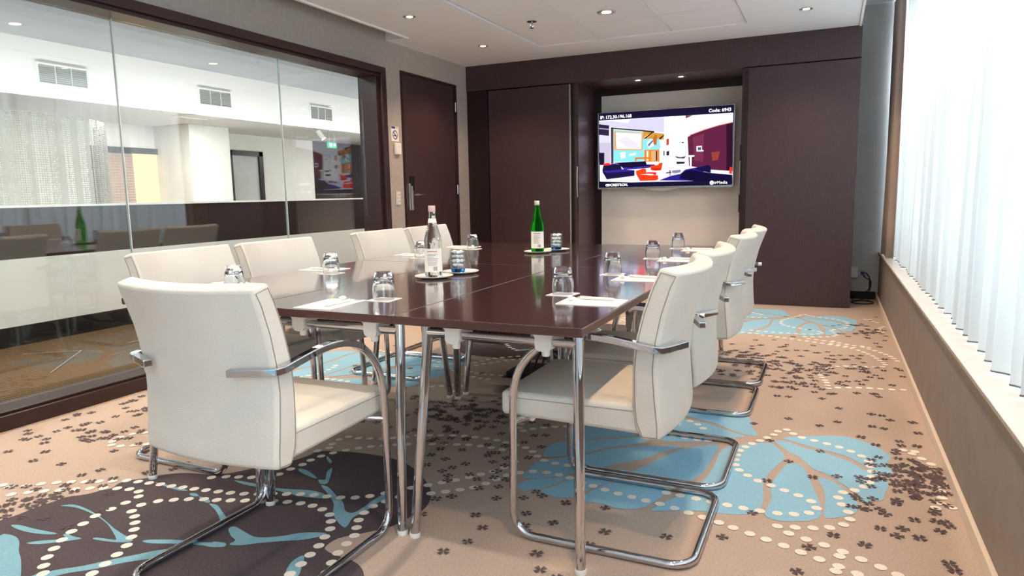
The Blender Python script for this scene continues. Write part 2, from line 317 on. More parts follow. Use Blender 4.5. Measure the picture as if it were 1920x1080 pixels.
DOTS_DARK=[(-2.915,1.504),(-2.871,1.505),(-2.821,1.533),(-2.783,1.57),(-2.737,1.602),(-2.689,1.629),(-2.638,1.652),(-2.589,1.675),(-2.54,1.698),(-2.493,1.723),(-2.439,1.733),(-2.386,1.741),(-2.333,1.749),(-2.278,1.754),(-2.226,1.762),(-2.172,1.769),(-2.12,1.778),(-2.788,1.464),(-2.746,1.501),(-2.701,1.532),(-2.654,1.562),(-2.605,1.589),(-2.558,1.617),(-2.51,1.639),(-2.458,1.658),(-2.406,1.671),(-2.353,1.67),(-2.312,1.639),(-2.309,1.584),(-2.31,1.528),(-2.312,1.47),(-2.294,1.414),(-2.276,1.362),(-2.248,1.312),(-2.215,1.266),(-2.18,1.223),(-2.137,1.186),(-2.094,1.158),(-2.239,1.594),(-2.224,1.545),(-2.177,1.521),(-2.132,1.489),(-2.09,1.454),(-2.05,1.415),(-2.014,1.371),(-1.99,1.32),(-1.971,1.268),(-1.956,1.216),(-2.208,1.64),(-2.163,1.67),(-2.116,1.696),(-2.062,1.717),(-2.198,1.874),(-2.986,2.054),(-2.966,2.0),(-2.927,1.968),(-2.876,1.975),(-2.971,2.107),(-2.932,2.143),(-2.827,2.004),(-2.786,2.038),(-2.066,1.787),(-2.013,1.796),(-1.959,1.81),(-1.908,1.83),(-1.856,1.85),(-1.807,1.87),(-1.757,1.888),(-1.705,1.902),(-1.651,1.91),(-1.598,1.922),(-1.548,1.943),(-1.505,1.974),(-1.467,2.016),(-2.012,1.73),(-1.962,1.748),(-1.91,1.767),(-1.858,1.785),(-1.808,1.804),(-1.756,1.818),(-1.703,1.828),(-1.649,1.829),(-1.597,1.819),(-1.545,1.796),(-1.509,1.758),(-1.476,1.714),(-1.456,1.663),(-1.436,1.61),(-1.424,1.555),(-1.412,1.501),(-1.404,1.445),(-1.444,1.91),(-1.442,1.855),(-1.426,1.802),(-1.399,1.755),(-1.372,1.708),(-1.362,1.655),(-1.351,1.598),(-1.331,1.544),(-1.309,1.493),(-1.425,1.96),(-1.4,2.011),(-1.402,2.095),(-2.15,1.903),(-2.1,1.92),(-2.048,1.936),(-2.007,1.967),(-1.968,2.002),(-1.961,2.061),(-1.949,2.117),(-1.95,2.168),(-1.939,2.221),(-1.915,2.271),(-1.884,2.317),(-1.847,2.359),(-1.807,2.394),(-1.762,2.425),(-1.995,2.265),(-1.97,2.313),(-1.989,2.356),(-1.998,2.415),(-1.979,2.459),(-1.925,2.463),(-1.873,2.478),(-1.821,2.495),(-1.778,2.524),(-1.732,2.556),(-1.717,2.456),(-1.669,2.481),(-1.356,2.139),(-1.307,2.08)]
DOTS_BLUE=[(-1.691,2.596),(-1.64,2.616),(-1.591,2.636),(-1.538,2.653),(-1.485,2.668),(-1.432,2.672),(-1.377,2.675),(-1.323,2.675),(-1.271,2.664),(-1.619,2.505),(-1.569,2.525),(-1.517,2.544),(-1.464,2.559),(-1.412,2.575),(-1.358,2.582),(-1.305,2.583),(-1.25,2.577),(-1.197,2.562),(-1.358,2.14),(-1.318,2.18),(-1.281,2.22),(-1.245,2.263),(-1.215,2.307),(-1.182,2.351),(-1.158,2.403),(-1.145,2.476),(-1.308,2.081),(-1.264,2.114),(-1.222,2.149),(-1.184,2.187),(-1.157,2.236),(-1.136,2.287),(-1.115,2.337),(-1.079,2.38),(-1.035,2.411),(-0.981,2.422),(-0.928,2.419),(-0.878,2.408),(-0.822,2.385),(-0.772,2.37),(-0.721,2.354),(-0.667,2.341),(-1.218,2.651),(-1.166,2.637),(-1.12,2.607),(-1.08,2.567),(-1.037,2.535),(-0.983,2.522),(-0.929,2.52),(-1.262,2.832),(-1.23,2.872),(-1.19,2.906),(-1.144,2.937),(-1.097,2.964),(-1.295,2.863),(-1.307,2.972),(-1.309,2.914),(-0.613,2.332),(-0.559,2.322),(-0.507,2.315),(-0.452,2.301),(-0.401,2.285),(-0.351,2.27),(-0.296,2.252),(-0.248,2.233),(-0.288,2.396),(-0.344,2.401),(-0.505,2.415),(-0.454,2.411),(-0.397,2.406),(-0.606,3.02),(-0.552,3.015),(-0.498,3.012),(-0.45,3.018),(-0.572,3.253),(-0.53,3.217),(-0.497,3.172),(-0.141,3.291),(-0.177,3.255),(-0.191,3.201),(-0.215,3.151),(-0.241,3.1),(-0.269,3.05),(-0.291,2.999),(-0.308,2.947),(-0.314,2.892),(-0.313,2.837),(-0.306,2.78),(-0.286,2.73),(-0.25,2.688),(-0.208,2.652),(-0.16,2.625),(-0.112,2.598),(-0.064,2.571),(-0.02,2.538),(-0.002,2.488),(-0.025,2.439),(-0.071,2.41),(-0.123,2.396),(-0.179,2.392),(-0.233,2.392),(-0.288,2.395),(-0.112,3.247),(-0.074,3.209),(-0.024,3.188),(0.027,3.166),(0.075,3.142),(0.119,3.108),(0.158,3.067),(0.181,3.016),(0.186,2.96),(0.188,2.905),(0.183,2.85),(0.174,2.792),(0.154,2.741),(0.122,2.695),(0.083,2.659),(0.067,2.606),(0.078,2.551),(0.097,2.497),(0.101,2.441),(0.081,2.392),(0.039,2.353),(-0.01,2.329),(-0.063,2.312),(-0.117,2.299),(-0.08,2.262),(-0.028,2.242),(-0.245,2.232),(-0.194,2.212),(-0.143,2.193),(0.319,3.202),(0.361,3.202),(0.348,3.17),(0.378,3.124),(-0.452,3.019),(-0.029,2.242),(0.024,2.225),(0.076,2.203),(0.125,2.176),(0.175,2.149),(0.217,2.121),(-0.09,2.173),(-0.04,2.151),(0.012,2.129),(0.064,2.107),(0.112,2.084),(0.259,2.094),(0.3,2.065),(0.158,2.058),(0.205,2.031),(0.416,2.853),(0.406,2.798),(0.401,2.741),(0.391,2.688),(0.37,2.642),(0.421,2.667),(0.405,3.074),(0.378,3.122),(0.441,2.901)]
DOTS_MID=[(0.242,5.25),(0.277,5.203),(0.311,5.164),(0.344,5.114),(0.371,5.068),(0.395,5.017),(0.41,4.964),(0.425,4.899),(0.21,5.14),(0.242,5.089),(0.267,5.042),(0.291,4.988),(0.308,4.933),(0.325,4.876),(0.341,4.821),(0.349,4.769),(0.332,4.707),(0.288,4.677),(0.233,4.67),(0.18,4.663),(0.127,4.646),(0.078,4.62),(0.038,4.579),(0.01,4.534),(-0.006,4.48),(-0.014,4.421),(-0.013,4.366),(-0.004,4.314),(0.011,4.255),(0.021,4.204),(0.026,4.144),(0.031,4.082),(0.078,4.117),(0.13,4.137),(0.182,4.155),(0.236,4.165),(0.289,4.171),(0.345,4.177),(0.401,4.193),(0.19,5.284),(0.143,5.312),(0.096,5.34),(0.047,5.361),(-0.004,5.386),(-0.057,5.407),(-0.108,5.426),(0.172,5.185),(0.129,5.212),(0.085,5.24),(0.036,5.266),(-0.014,5.293),(-0.066,5.314),(-0.117,5.335),(-0.167,5.353),(-0.22,5.375),(-0.271,5.394),(-0.321,5.411),(-0.373,5.431),(-0.428,5.446)]
CLOVERS=[(-3.364,2.05),(-3.287,2.037),(-3.507,1.946),(-3.457,1.92),(-3.368,1.914),(-3.376,1.866),(-3.192,2.046),(-3.115,2.076),(-3.04,2.115),(-3.068,1.965),(-3.03,2.023),(-2.937,2.06),(-3.291,1.736),(-3.128,1.798),(-3.07,1.711),(-2.914,1.733),(-2.847,1.923),(-2.694,1.754),(-2.717,1.69),(-2.561,1.715),(-2.616,1.661),(-2.679,1.6),(-2.533,1.65),(-2.812,1.532),(-2.749,1.53),(-2.633,1.531),(-2.736,1.437),(-2.684,1.459),(-2.67,1.503),(-2.642,1.489),(-2.591,1.516),(-2.603,1.544),(-2.588,1.576),(-2.579,1.587),(-2.641,1.426),(-2.629,1.395),(-2.65,1.375),(-2.669,1.433),(-2.654,1.391),(-2.62,1.472),(-2.599,1.462),(-2.827,2.027),(-2.489,1.808),(-2.418,1.875),(-2.417,1.939),(-1.465,2.308),(-1.506,2.409),(-1.425,2.392),(-1.322,2.377),(-1.353,2.323),(-1.373,2.277),(-1.329,2.246),(-1.308,2.205),(-1.255,2.288),(-1.207,2.258),(-1.154,2.3),(-1.17,2.357),(-1.165,2.424),(-1.227,2.439),(-1.278,2.494),(-1.194,2.498),(-1.1,2.299),(-1.1,2.228),(-1.164,2.188),(-1.063,2.136),(-1.222,2.086),(-1.265,2.047),(-1.247,1.922),(-1.072,1.988),(-1.008,1.917),(-1.051,1.733),(-1.01,1.815),(-1.411,2.511),(-1.504,2.486),(-1.597,2.558),(-1.529,2.62),(-1.458,2.629),(-1.335,2.607),(-1.34,2.758),(-1.338,2.725),(-1.197,2.695),(-1.105,2.672),(-1.142,2.813),(-1.191,2.944),(-1.109,2.536),(-0.973,2.176),(-0.917,2.217),(-0.951,2.241),(-0.915,2.067),(-0.818,2.197),(-0.804,2.039),(-0.626,2.046),(-0.676,2.211),(-0.885,1.985),(-0.86,1.946),(-0.779,1.833),(-0.647,1.946),(-1.564,2.955),(-1.578,3.05),(-1.643,3.037),(-1.701,3.054),(-1.389,2.9),(-1.416,2.825),(-1.476,2.777),(-1.478,2.876),(-0.436,2.09),(-0.272,2.156),(-0.218,3.836),(0.079,3.721),(0.222,3.678),(0.268,3.669),(0.298,3.61),(0.391,3.611),(-0.143,3.461),(0.071,3.493),(0.217,3.482),(0.263,3.469),(0.398,3.456),(0.164,3.311),(0.313,3.31),(0.217,3.226),(0.376,3.274),(0.292,3.189),(0.287,3.152),(0.339,3.094),(0.286,3.006),(0.294,2.959),(0.342,2.993),(0.361,2.932),(-0.202,3.119),(0.002,3.061),(-0.113,2.897),(-0.021,2.765),(-0.178,2.664),(-0.288,3.326),(0.119,2.648),(0.163,2.594),(0.137,2.547),(0.21,2.527),(0.295,2.517),(0.189,2.409),(0.254,2.433),(0.297,2.386),(0.051,2.304),(-0.273,2.156),(-0.201,2.366),(0.052,2.303),(-0.018,2.192),(0.139,2.274),(-0.046,2.031),(0.297,2.384),(0.359,2.246),(0.367,2.209),(0.435,2.452),(0.431,2.576),(0.362,2.461),(0.394,2.509),(0.36,2.532),(0.296,2.518),(-0.461,5.252),(-0.419,5.081),(-0.28,5.064),(-0.234,4.972),(-0.24,5.163),(-0.051,4.966),(0.022,5.018),(-0.136,4.828),(-0.303,4.836),(-0.232,4.742),(0.095,4.943),(0.166,4.948),(0.203,4.888),(0.114,4.821),(0.059,4.806),(0.02,4.821),(0.23,4.776),(0.356,4.924),(-0.071,5.197),(0.349,5.298),(0.33,5.41),(0.331,4.606),(0.212,4.592),(0.242,4.515),(0.281,4.469),(0.304,4.407),(0.224,4.335),(0.2,4.232),(0.353,4.273),(0.422,4.491),(0.424,4.646),(-0.086,4.086),(-0.139,4.006),(-0.215,4.02),(-0.246,4.125),(-0.048,4.142),(0.181,4.292),(0.13,4.272),(0.113,4.177),(0.037,3.972),(0.169,4.042),(0.251,4.054),(-0.488,4.167),(-0.476,4.308),(-0.433,4.429),(-0.586,4.288),(-0.395,4.251),(-0.406,4.309)]
CLUSTERS=[(0.364,2.869,0.11,0.13,95),(-0.128,4.439,0.2,0.22,110),(-0.499,4.701,0.15,0.15,60),(-1.699,2.943,0.2,0.16,120),(-3.171,2.274,0.22,0.2,70),(0.349,5.91,0.13,0.17,60),(-2.629,1.445,0.1,0.1,20)]
TV=[('d8d8f4',[(-2.351,1.8776),(-0.9346,1.8715),(-0.9255,1.1435),(-2.3443,1.2138)]),('c3bfd8',[(-2.351,1.8645),(-1.6375,1.871),(-1.6338,1.7153),(-1.8618,1.752),(-2.0474,1.782),(-2.2155,1.8013),(-2.351,1.8392)]),('f4f3fb',[(-2.2367,1.8778),(-1.9959,1.8733),(-2.0268,1.8305),(-2.1417,1.8522)]),('ecebf8',[(-1.6376,1.8739),(-1.4113,1.8714),(-1.4109,1.8427),(-0.9364,1.8698),(-0.9344,1.7858),(-1.1748,1.729),(-1.3744,1.6757),(-1.5351,1.6567),(-1.633,1.647)]),('6a3a40',[(-1.4113,1.8734),(-1.3391,1.8717),(-1.4109,1.8427)]),('2a2038',[(-2.351,1.8392),(-2.2367,1.8176),(-2.2388,1.7069),(-2.3512,1.7228)]),('8f92b8',[(-2.3511,1.7988),(-2.2367,1.7824),(-2.2367,1.7703),(-2.3511,1.7866)]),('c9c6e2',[(-2.3512,1.7177),(-2.226,1.7033),(-2.2259,1.6306),(-2.3513,1.6384)]),('b9b0c8',[(-2.3513,1.6384),(-2.2206,1.6303),(-2.2204,1.3867),(-2.3009,1.3894),(-2.3441,1.396)]),('1c1626',[(-2.3493,1.5293),(-2.2922,1.5269),(-2.2922,1.3942),(-2.3441,1.396)]),('4a3348',[(-2.2176,1.7964),(-2.189,1.7948),(-2.1884,1.406),(-2.2129,1.4017)]),('7fd0d8',[(-2.189,1.7697),(-1.6346,1.7007),(-1.6328,1.5442),(-1.6878,1.5367),(-1.6866,1.4183),(-1.8594,1.4246),(-1.9625,1.4183),(-2.1885,1.4263)]),('c08838',[(-1.8617,1.7372),(-1.6346,1.6958),(-1.6368,1.6325),(-1.699,1.6453),(-1.7696,1.6537),(-1.8611,1.6552)]),('3a2418',[(-2.2133,1.7952),(-1.8617,1.75),(-1.74,1.7307),(-1.7378,1.7159),(-1.8616,1.7342),(-2.0265,1.756),(-2.2133,1.7811)]),('f0d8a0',[(-1.851,1.6725),(-1.7701,1.7176),(-1.7549,1.7109),(-1.8203,1.6611)]),('3a2418',[(-1.7601,1.7269),(-1.7399,1.7239),(-1.8305,1.6566),(-1.8489,1.6625)]),('3a2418',[(-1.689,1.6546),(-1.6395,1.6893),(-1.6373,1.6765),(-1.6738,1.6392)]),('c8a070',[(-2.1837,1.7544),(-1.8615,1.7204),(-1.8653,1.5363),(-2.1833,1.5498)]),('efeaf6',[(-2.1604,1.7401),(-1.8768,1.7113),(-1.8808,1.5499),(-2.1537,1.5647)]),('d2cbe0',[(-2.1412,1.6568),(-2.047,1.6922),(-1.9223,1.6164),(-1.9014,1.5558),(-2.0466,1.5821)]),('dfeff4',[(-1.8199,1.6117),(-1.7796,1.6492),(-1.7391,1.6374),(-1.7436,1.5786),(-1.7991,1.5514)]),('5a6a90',[(-1.8096,1.5914),(-1.7593,1.6384),(-1.7471,1.628),(-1.7972,1.5711)]),('b0602a',[(-1.7544,1.6529),(-1.7296,1.6959),(-1.7093,1.6752),(-1.7134,1.587),(-1.7437,1.5884)]),('f0e6e0',[(-1.6838,1.6347),(-1.5843,1.6446),(-1.5832,1.5567),(-1.6679,1.5506)]),('b04830',[(-1.6091,1.6409),(-1.5813,1.6444),(-1.5832,1.5567),(-1.608,1.5548)]),('d8e8e8',[(-2.1146,1.5247),(-2.0516,1.5272),(-2.0513,1.4617),(-2.1038,1.4536)]),('e6f0f0',[(-2.0149,1.5006),(-1.932,1.5172),(-1.9422,1.4876),(-2.0044,1.4801)]),('e07820',[(-1.8449,1.5385),(-1.6828,1.5365),(-1.6814,1.4083),(-1.8439,1.414)]),('c9a070',[(-1.7684,1.5253),(-1.7028,1.5245),(-1.7017,1.4189),(-1.7674,1.4163)]),('2a1c18',[(-1.7199,1.5233),(-1.7058,1.5227),(-1.7047,1.419),(-1.7188,1.4195)]),('fbf6ee',[(-1.8192,1.5275),(-1.8009,1.5267),(-1.8,1.4224),(-1.8184,1.4231)]),('d87018',[(-1.9472,1.4628),(-1.7831,1.4615),(-1.7829,1.4437),(-1.9264,1.445),(-1.9314,1.4222),(-1.947,1.4227)]),('f6f4fb',[(-1.6779,1.5461),(-1.3838,1.6588),(-1.3693,1.3583),(-1.4567,1.3221),(-1.5951,1.3066),(-1.676,1.3685)]),('ffffff',[(-1.5794,1.6492),(-1.5302,1.6565),(-1.5243,1.3634),(-1.5709,1.363)]),('2c2430',[(-1.6075,1.5137),(-1.5778,1.5173),(-1.5772,1.4713),(-1.607,1.4695)]),('2c2430',[(-1.6395,1.5199),(-1.6276,1.5214),(-1.627,1.4703),(-1.639,1.4708)]),('4a4458',[(-1.5177,1.4611),(-1.4585,1.4491),(-1.4,1.4565),(-1.4191,1.4301),(-1.4977,1.4389)]),('1d1a28',[(-1.5021,1.4019),(-1.4089,1.3985),(-1.4183,1.3774),(-1.4968,1.3772)]),('2a2430',[(-1.449,1.6021),(-1.4266,1.603),(-1.4264,1.5914),(-1.4488,1.5905)]),('581f3c',[(-1.3886,1.6542),(-1.3551,1.6747),(-1.2219,1.7173),(-1.0815,1.7522),(-0.9342,1.7765),(-0.927,1.2865),(-1.1381,1.3073),(-1.3692,1.3534),(-1.3783,1.4945)]),('30102a',[(-0.9982,1.7615),(-0.9341,1.7746),(-0.927,1.2865),(-0.9875,1.2931)]),('8c3a30',[(-1.1417,1.4847),(-1.0572,1.4908),(-1.0741,1.4057),(-1.1305,1.3982)]),('6e2c48',[(-1.3353,1.6468),(-1.2212,1.6792),(-1.2253,1.392),(-1.312,1.4048)]),('e88a70',[(-1.3886,1.6542),(-1.3551,1.6785),(-1.222,1.7211),(-1.0816,1.7569),(-0.9343,1.784),(-0.9341,1.7746),(-1.0814,1.7493),(-1.2218,1.7135),(-1.3531,1.6707),(-1.3817,1.6491)]),('f2f0fa',[(-1.2953,1.5536),(-1.2398,1.5559),(-1.239,1.5127),(-1.2218,1.5091),(-1.2225,1.4976),(-1.2924,1.4986)]),('4a5060',[(-1.2826,1.5405),(-1.2472,1.5419),(-1.2467,1.5121),(-1.2792,1.5115)]),('e9e6f6',[(-1.3953,1.4641),(-1.3149,1.4629),(-1.3146,1.4484),(-1.3416,1.4465),(-1.3419,1.3428),(-1.3593,1.3433),(-1.363,1.4473),(-1.395,1.4486)]),('dcd8f0',[(-1.1427,1.3026),(-0.927,1.2865),(-0.9262,1.2504),(-1.1421,1.2689)]),('1b1440',[(-2.3117,1.3487),(-2.3009,1.3894),(-2.1725,1.4054),(-2.1089,1.3931),(-2.0929,1.3419),(-1.9516,1.3274),(-1.9513,1.267),(-2.2632,1.2365),(-2.3117,1.3179)]),('33268c',[(-2.3009,1.3279),(-2.0929,1.3399),(-1.9516,1.3254),(-1.962,1.3177),(-2.2632,1.3063)]),('151030',[(-2.1884,1.4141),(-1.8286,1.4185),(-1.8181,1.3832),(-1.7265,1.3801),(-1.7567,1.3513),(-1.9413,1.3372),(-2.093,1.3622),(-2.1195,1.3955)]),('3a2c96',[(-2.0877,1.362),(-1.983,1.3536),(-1.7366,1.3755),(-1.7214,1.37),(-1.9413,1.3372),(-2.0666,1.336)]),('f03018',[(-2.303,1.4099),(-2.2364,1.4138),(-2.2129,1.3915),(-2.3009,1.3873)]),('f83c14',[(-1.7772,1.3669),(-1.6962,1.3741),(-1.6813,1.3934),(-1.6442,1.3971),(-1.6604,1.3185),(-1.7158,1.3133),(-1.7666,1.3218)]),('c02408',[(-1.7769,1.342),(-1.6657,1.3434),(-1.6654,1.3187),(-1.7666,1.3218)]),('fa4010',[(-1.936,1.3169),(-1.8588,1.3426),(-1.828,1.3386),(-1.8173,1.2833),(-1.9306,1.2765)]),('ff3818',[(-1.9306,1.2815),(-1.6951,1.2649),(-1.6896,1.225),(-1.7148,1.2107),(-1.8887,1.2099)]),('e02c10',[(-1.8174,1.3013),(-1.7136,1.2983),(-1.7133,1.2684),(-1.8172,1.2783)]),('fdeef0',[(-1.8173,1.2853),(-1.7408,1.2792),(-1.7559,1.2666),(-1.8172,1.2713)]),('7c7898',[(-1.5504,1.3102),(-1.4566,1.3172),(-1.4513,1.2925),(-1.4955,1.282),(-1.5401,1.2853)]),('2b2440',[(-1.6099,1.2923),(-1.5552,1.2976),(-1.55,1.2856),(-1.6048,1.2822)]),('e02020',[(-1.5753,1.3159),(-1.5604,1.3154),(-1.5601,1.2977),(-1.5751,1.2981)]),('302850',[(-1.5701,1.301),(-1.5622,1.3007),(-1.5616,1.2563),(-1.5696,1.2565)]),('2a1e80',[(-1.6844,1.2099),(-1.5546,1.2561),(-1.456,1.273),(-1.4076,1.3156),(-1.3107,1.3321),(-1.1675,1.3563),(-1.1483,1.3461),(-1.1425,1.293),(-1.2618,1.2869),(-1.2794,1.1951)]),('120c30',[(-1.4651,1.2242),(-1.4461,1.2728),(-1.3977,1.3056),(-1.3394,1.3106),(-1.1469,1.2739),(-0.9289,1.2485),(-0.9262,1.1722),(-1.2793,1.1883)]),('170f3a',[(-1.3106,1.3223),(-1.177,1.3566),(-1.1463,1.3412),(-1.145,1.2738),(-1.2814,1.3069)]),('f03020',[(-0.9557,1.3254),(-0.9326,1.3275),(-0.931,1.2581),(-0.9608,1.2637)])]
# ------------------------------------------------------------------ the room shell
XL, XR, YB, YC = -3.71, 0.455, 7.6, -3.0      # left wall, window wall, end wall, wall behind the camera
ZC, ZR = 2.49, 2.80                            # ceiling, raised curtain recess
def S(name, mb, m, label=None, cat=None, parent=None, **k):
    o = mb.build(name, M[m], parent, **k)
    return o if parent else struct(o, label, cat)

floor = S('floor', MB().box(-3.83, 1.0, YC, YB + 0.1, -0.12, 0.0), 'carpet', 'taupe patterned carpet with blue leaves, cream dots and dark clovers', 'floor')

# carpet motifs, woven in level with the pile
REP = (-0.02, 3.19)
def motif(name, polys, z, m, label=None):
    for i, p in enumerate(polys):
        o = MB().flat(smooth_poly(p, 3), z + 0.00002 * i).build(name, M[m], floor)
        if label: o['label'] = label
def shift(p, dx, dy): return [(x + dx, y + dy) for x, y in p]
def clip_room(pts): return [q for q in pts if -3.58 < q[0] < 0.43 and -2.9 < q[1] < 7.4 and not (q[1] > 6.88)]
motif('leaf_segment', BLUE, 0.0010, 'carpet_blue', 'pale blue leaf segment woven in the carpet')
far_blue = [[(x, min(y, 6.9)) for x, y in shift(p, *REP)] for p in BLUE]
motif('leaf_segment', far_blue, 0.0010, 'carpet_blue')
motif('leaf_segment', [shift(p, 0.02, -3.19) for p in BLUE], 0.0010, 'carpet_blue')
cx, cy = -0.40, 2.60
under = [[(-2.80 - (x - cx), 3.66 - (y - cy)) for x, y in p] for p in BLUE]
under = [p for p in under if min(q[0] for q in p) > -3.6]
motif('leaf_segment', under, 0.0010, 'carpet_blue')
motif('dark_leaf', [DARK], 0.0005, 'carpet_dark', 'charcoal leaf shape woven in the carpet')
motif('dark_leaf', [shift(DARK, 0.12, 3.19)], 0.0005, 'carpet_dark')
motif('leaf_vein', TEAL, 0.0013, 'carpet_teal', 'teal vein across the charcoal leaf')
motif('leaf_vein', [shift(p, 0.12, 3.19) for p in TEAL[4:]], 0.0013, 'carpet_teal')
dots = list(DOTS_DARK) + list(DOTS_BLUE) + list(DOTS_MID)
dots += shift(DOTS_BLUE, 0.02, -3.19) + shift(DOTS_MID, 0.02, -3.19)
dots += shift(DOTS_DARK, 0.12, 3.19) + [q for q in shift(DOTS_BLUE, *REP) if q[1] > 5.15]
dots += [(-2.80 - (x - cx), 3.66 - (y - cy)) for x, y in DOTS_BLUE if x < -0.25 and y > 2.0]
kept = []
for q in clip_room(dots):
    if all((q[0] - k[0]) ** 2 + (q[1] - k[1]) ** 2 > 0.032 ** 2 for k in kept): kept.append(q)
b = MB()
for x, y in kept:
    b.add([(x + 0.0175 * cos(2 * pi * k / 12), y + 0.0175 * sin(2 * pi * k / 12), 0.0020) for k in range(12)], [tuple(range(12))])
o = b.build('carpet_dots', M['carpet_white'], floor); o['kind'] = 'stuff'; o['label'] = 'cream dots woven in curving double rows'
cl = []
for q in CLOVERS:
    if all((q[0] - k[0]) ** 2 + (q[1] - k[1]) ** 2 > 0.035 ** 2 for k in cl): cl.append(q)
for x, y, sx, sy, n in CLUSTERS:
    cl += [(RND.gauss(x, sx), RND.gauss(y, sy)) for _ in range(n)]
    cl += [(RND.gauss(x, sx), RND.gauss(y - 3.19, sy)) for _ in range(n // 2)]
    if y + 3.19 < 6.8 and x < -1: cl += [(RND.gauss(x, sx), RND.gauss(y + 3.19, sy)) for _ in range(n // 2)]
for _ in range(70): cl.append((RND.uniform(-3.5, 0.4), RND.uniform(3.2, 6.8)))
b = MB()
for ci, (x, y) in enumerate(clip_room(cl)):
    a0 = RND.uniform(0, pi / 2); r = RND.uniform(0.020, 0.024); v = []; f = []
    for k in range(4):
        a = a0 + k * pi / 2; n = len(v)
        for rr, da in ((0.02, 0), (0.55, -0.52), (1.0, -0.42), (0.86, 0.0), (1.0, 0.42), (0.55, 0.52)):
            v.append((x + r * rr * cos(a + da), y + r * rr * sin(a + da), 0.0021 + 0.00003 * (ci % 24)))
        f.append((n, n + 1, n + 2, n + 3)); f.append((n, n + 3, n + 4, n + 5))
    b.add(v, f)
o = b.build('carpet_clovers', M['carpet_ink'], floor); o['kind'] = 'stuff'; o['label'] = 'small dark four-leaf clovers woven in the carpet'

# end wall and wall behind the camera
S('wall_end', MB().box(-3.83, 1.0, YB, YB + 0.12, 0, ZR), 'wall_grey', 'grey painted end wall behind the dark wood panelling', 'wall')
S('wall_behind', MB().box(-3.83, 1.0, YC - 0.12, YC, 0, ZR), 'wall_grey', 'grey wall closing the room behind the camera', 'wall')

# left wall around the glass partition and the door
WT = 0.12
b = MB()
b.box(XL - WT, XL, YC, 5.25, 2.215, ZR)
b.box(XL - WT, XL, 5.25, 5.64, 0, ZR)
b.box(XL - WT, XL, 5.64, 6.69, 2.255, ZR)
b.box(XL - WT, XL, 6.69, YB, 0, ZR)
b.box(XL - WT, XL, YB, 16.0, 0, 3.2); b.box(XL - WT, XL, -5, YC, 0, 3.2); b.box(XL - WT, XL, YC, YB, ZR, 3.2)
S('wall_left', b, 'wall', 'taupe textile wall with the glass partition and the dark door', 'wall')

# ceiling with recessed tile field, raised slot on the left, curtain recess on the right
b = MB()
TX = (-2.605, -1.985, -1.345, -0.700); TY1 = 6.385
b.box(-3.47, TX[0], YC, YB, ZC, ZC + 0.1)
b.box(XL, -3.47, 5.42, YB, ZC, ZC + 0.1)
b.box(TX[0], TX[3], TY1, YB, ZC, ZC + 0.1)
b.box(TX[3], 0.18, YC, YB, ZC, ZC + 0.1)
ceiling = S('ceiling', b, 'ceil', 'white plaster ceiling with a field of tiles', 'ceiling')
MB().box(TX[0], TX[3], YC, TY1, ZC + 0.028, ZC + 0.1).build('grid_backing', M['groove'], ceiling)
MB().box(XL, -3.47, YC, 5.42, ZR - 0.05, ZR).build('slot_soffit', M['ceil'], ceiling)
MB().box(XL, -3.47, 5.42, 5.43, ZC + 0.1, ZR).build('slot_end', M['ceil'], ceiling)
MB().box(-3.475, -3.47, YC, 5.42, ZC + 0.1, ZR).build('slot_side', M['ceil'], ceiling)
MB().box(0.172, 0.18, YC, YB, ZC + 0.1, ZR).build('recess_side', M['ceil'], ceiling)
MB().box(0.18, 1.0, YC, YB, ZR, ZR + 0.08).build('recess_soffit', M['ceil'], ceiling)
MB().box(-3.492, -3.468, YC, 5.42, ZC - 0.012, ZC + 0.004).build('edge_bead', M['white_paint'], ceiling)
MB().box(0.166, 0.184, YC, 6.93, ZC - 0.01, ZC + 0.004).build('edge_bead', M['white_paint'], ceiling)
tile_me = None
y = TY1
while y > -2.6:
    for i in range(3):
        x0, x1 = TX[i], TX[i + 1]
        o = MB().box(x0 + (0.012 if i else 0.016), x1 - 0.008, y - 0.615, y - 0.0015, ZC + 0.012, ZC + 0.027).build('ceiling_tile', M['tile'], ceiling)
    y -= 0.617
for i in (1, 2):
    MB().box(TX[i] - 0.003, TX[i] + 0.004, YC, TY1, ZC + 0.006, ZC + 0.026).build('grid_runner', M['white_paint'], ceiling)

# window wall: parapet, sill, skirting, windows
S('wall_right', MB().box(XR, 1.0, YC, YB, 0, 0.445).box(0.95, 1.0, YC, YB, 0.445, 0.52).box(0.86, 1.0, YC, YB, 2.62, ZR), 'wall_low', 'low taupe parapet wall under the curtains', 'wall')
sill = S('trim_1', MB().box(XR - 0.004, 0.95, YC, YB, 0.445, 0.466), 'sill', 'white window sill above the low wall', 'sill', bevel=0.003)
MB().box(XR - 0.014, XR - 0.0045, YC, YB, 0.441, 0.467).build('edge_strip', M['sill_edge'], sill, bevel=0.002)['label'] = 'brown wood edge strip'
S('baseboard_right', MB().box(XR - 0.016, XR - 0.0005, YC, YB, 0, 0.05), 'skirt', 'cream skirting board below the parapet wall', 'baseboard', bevel=0.003)
S('baseboard_end', MB().box(0.21, XR - 0.017, YB - 0.018, YB - 0.001, 0, 0.075), 'black', 'dark skirting at the foot of the end wall', 'baseboard')
nwin = 0
ys = [YC + 0.05 + i * 1.32 for i in range(9)]
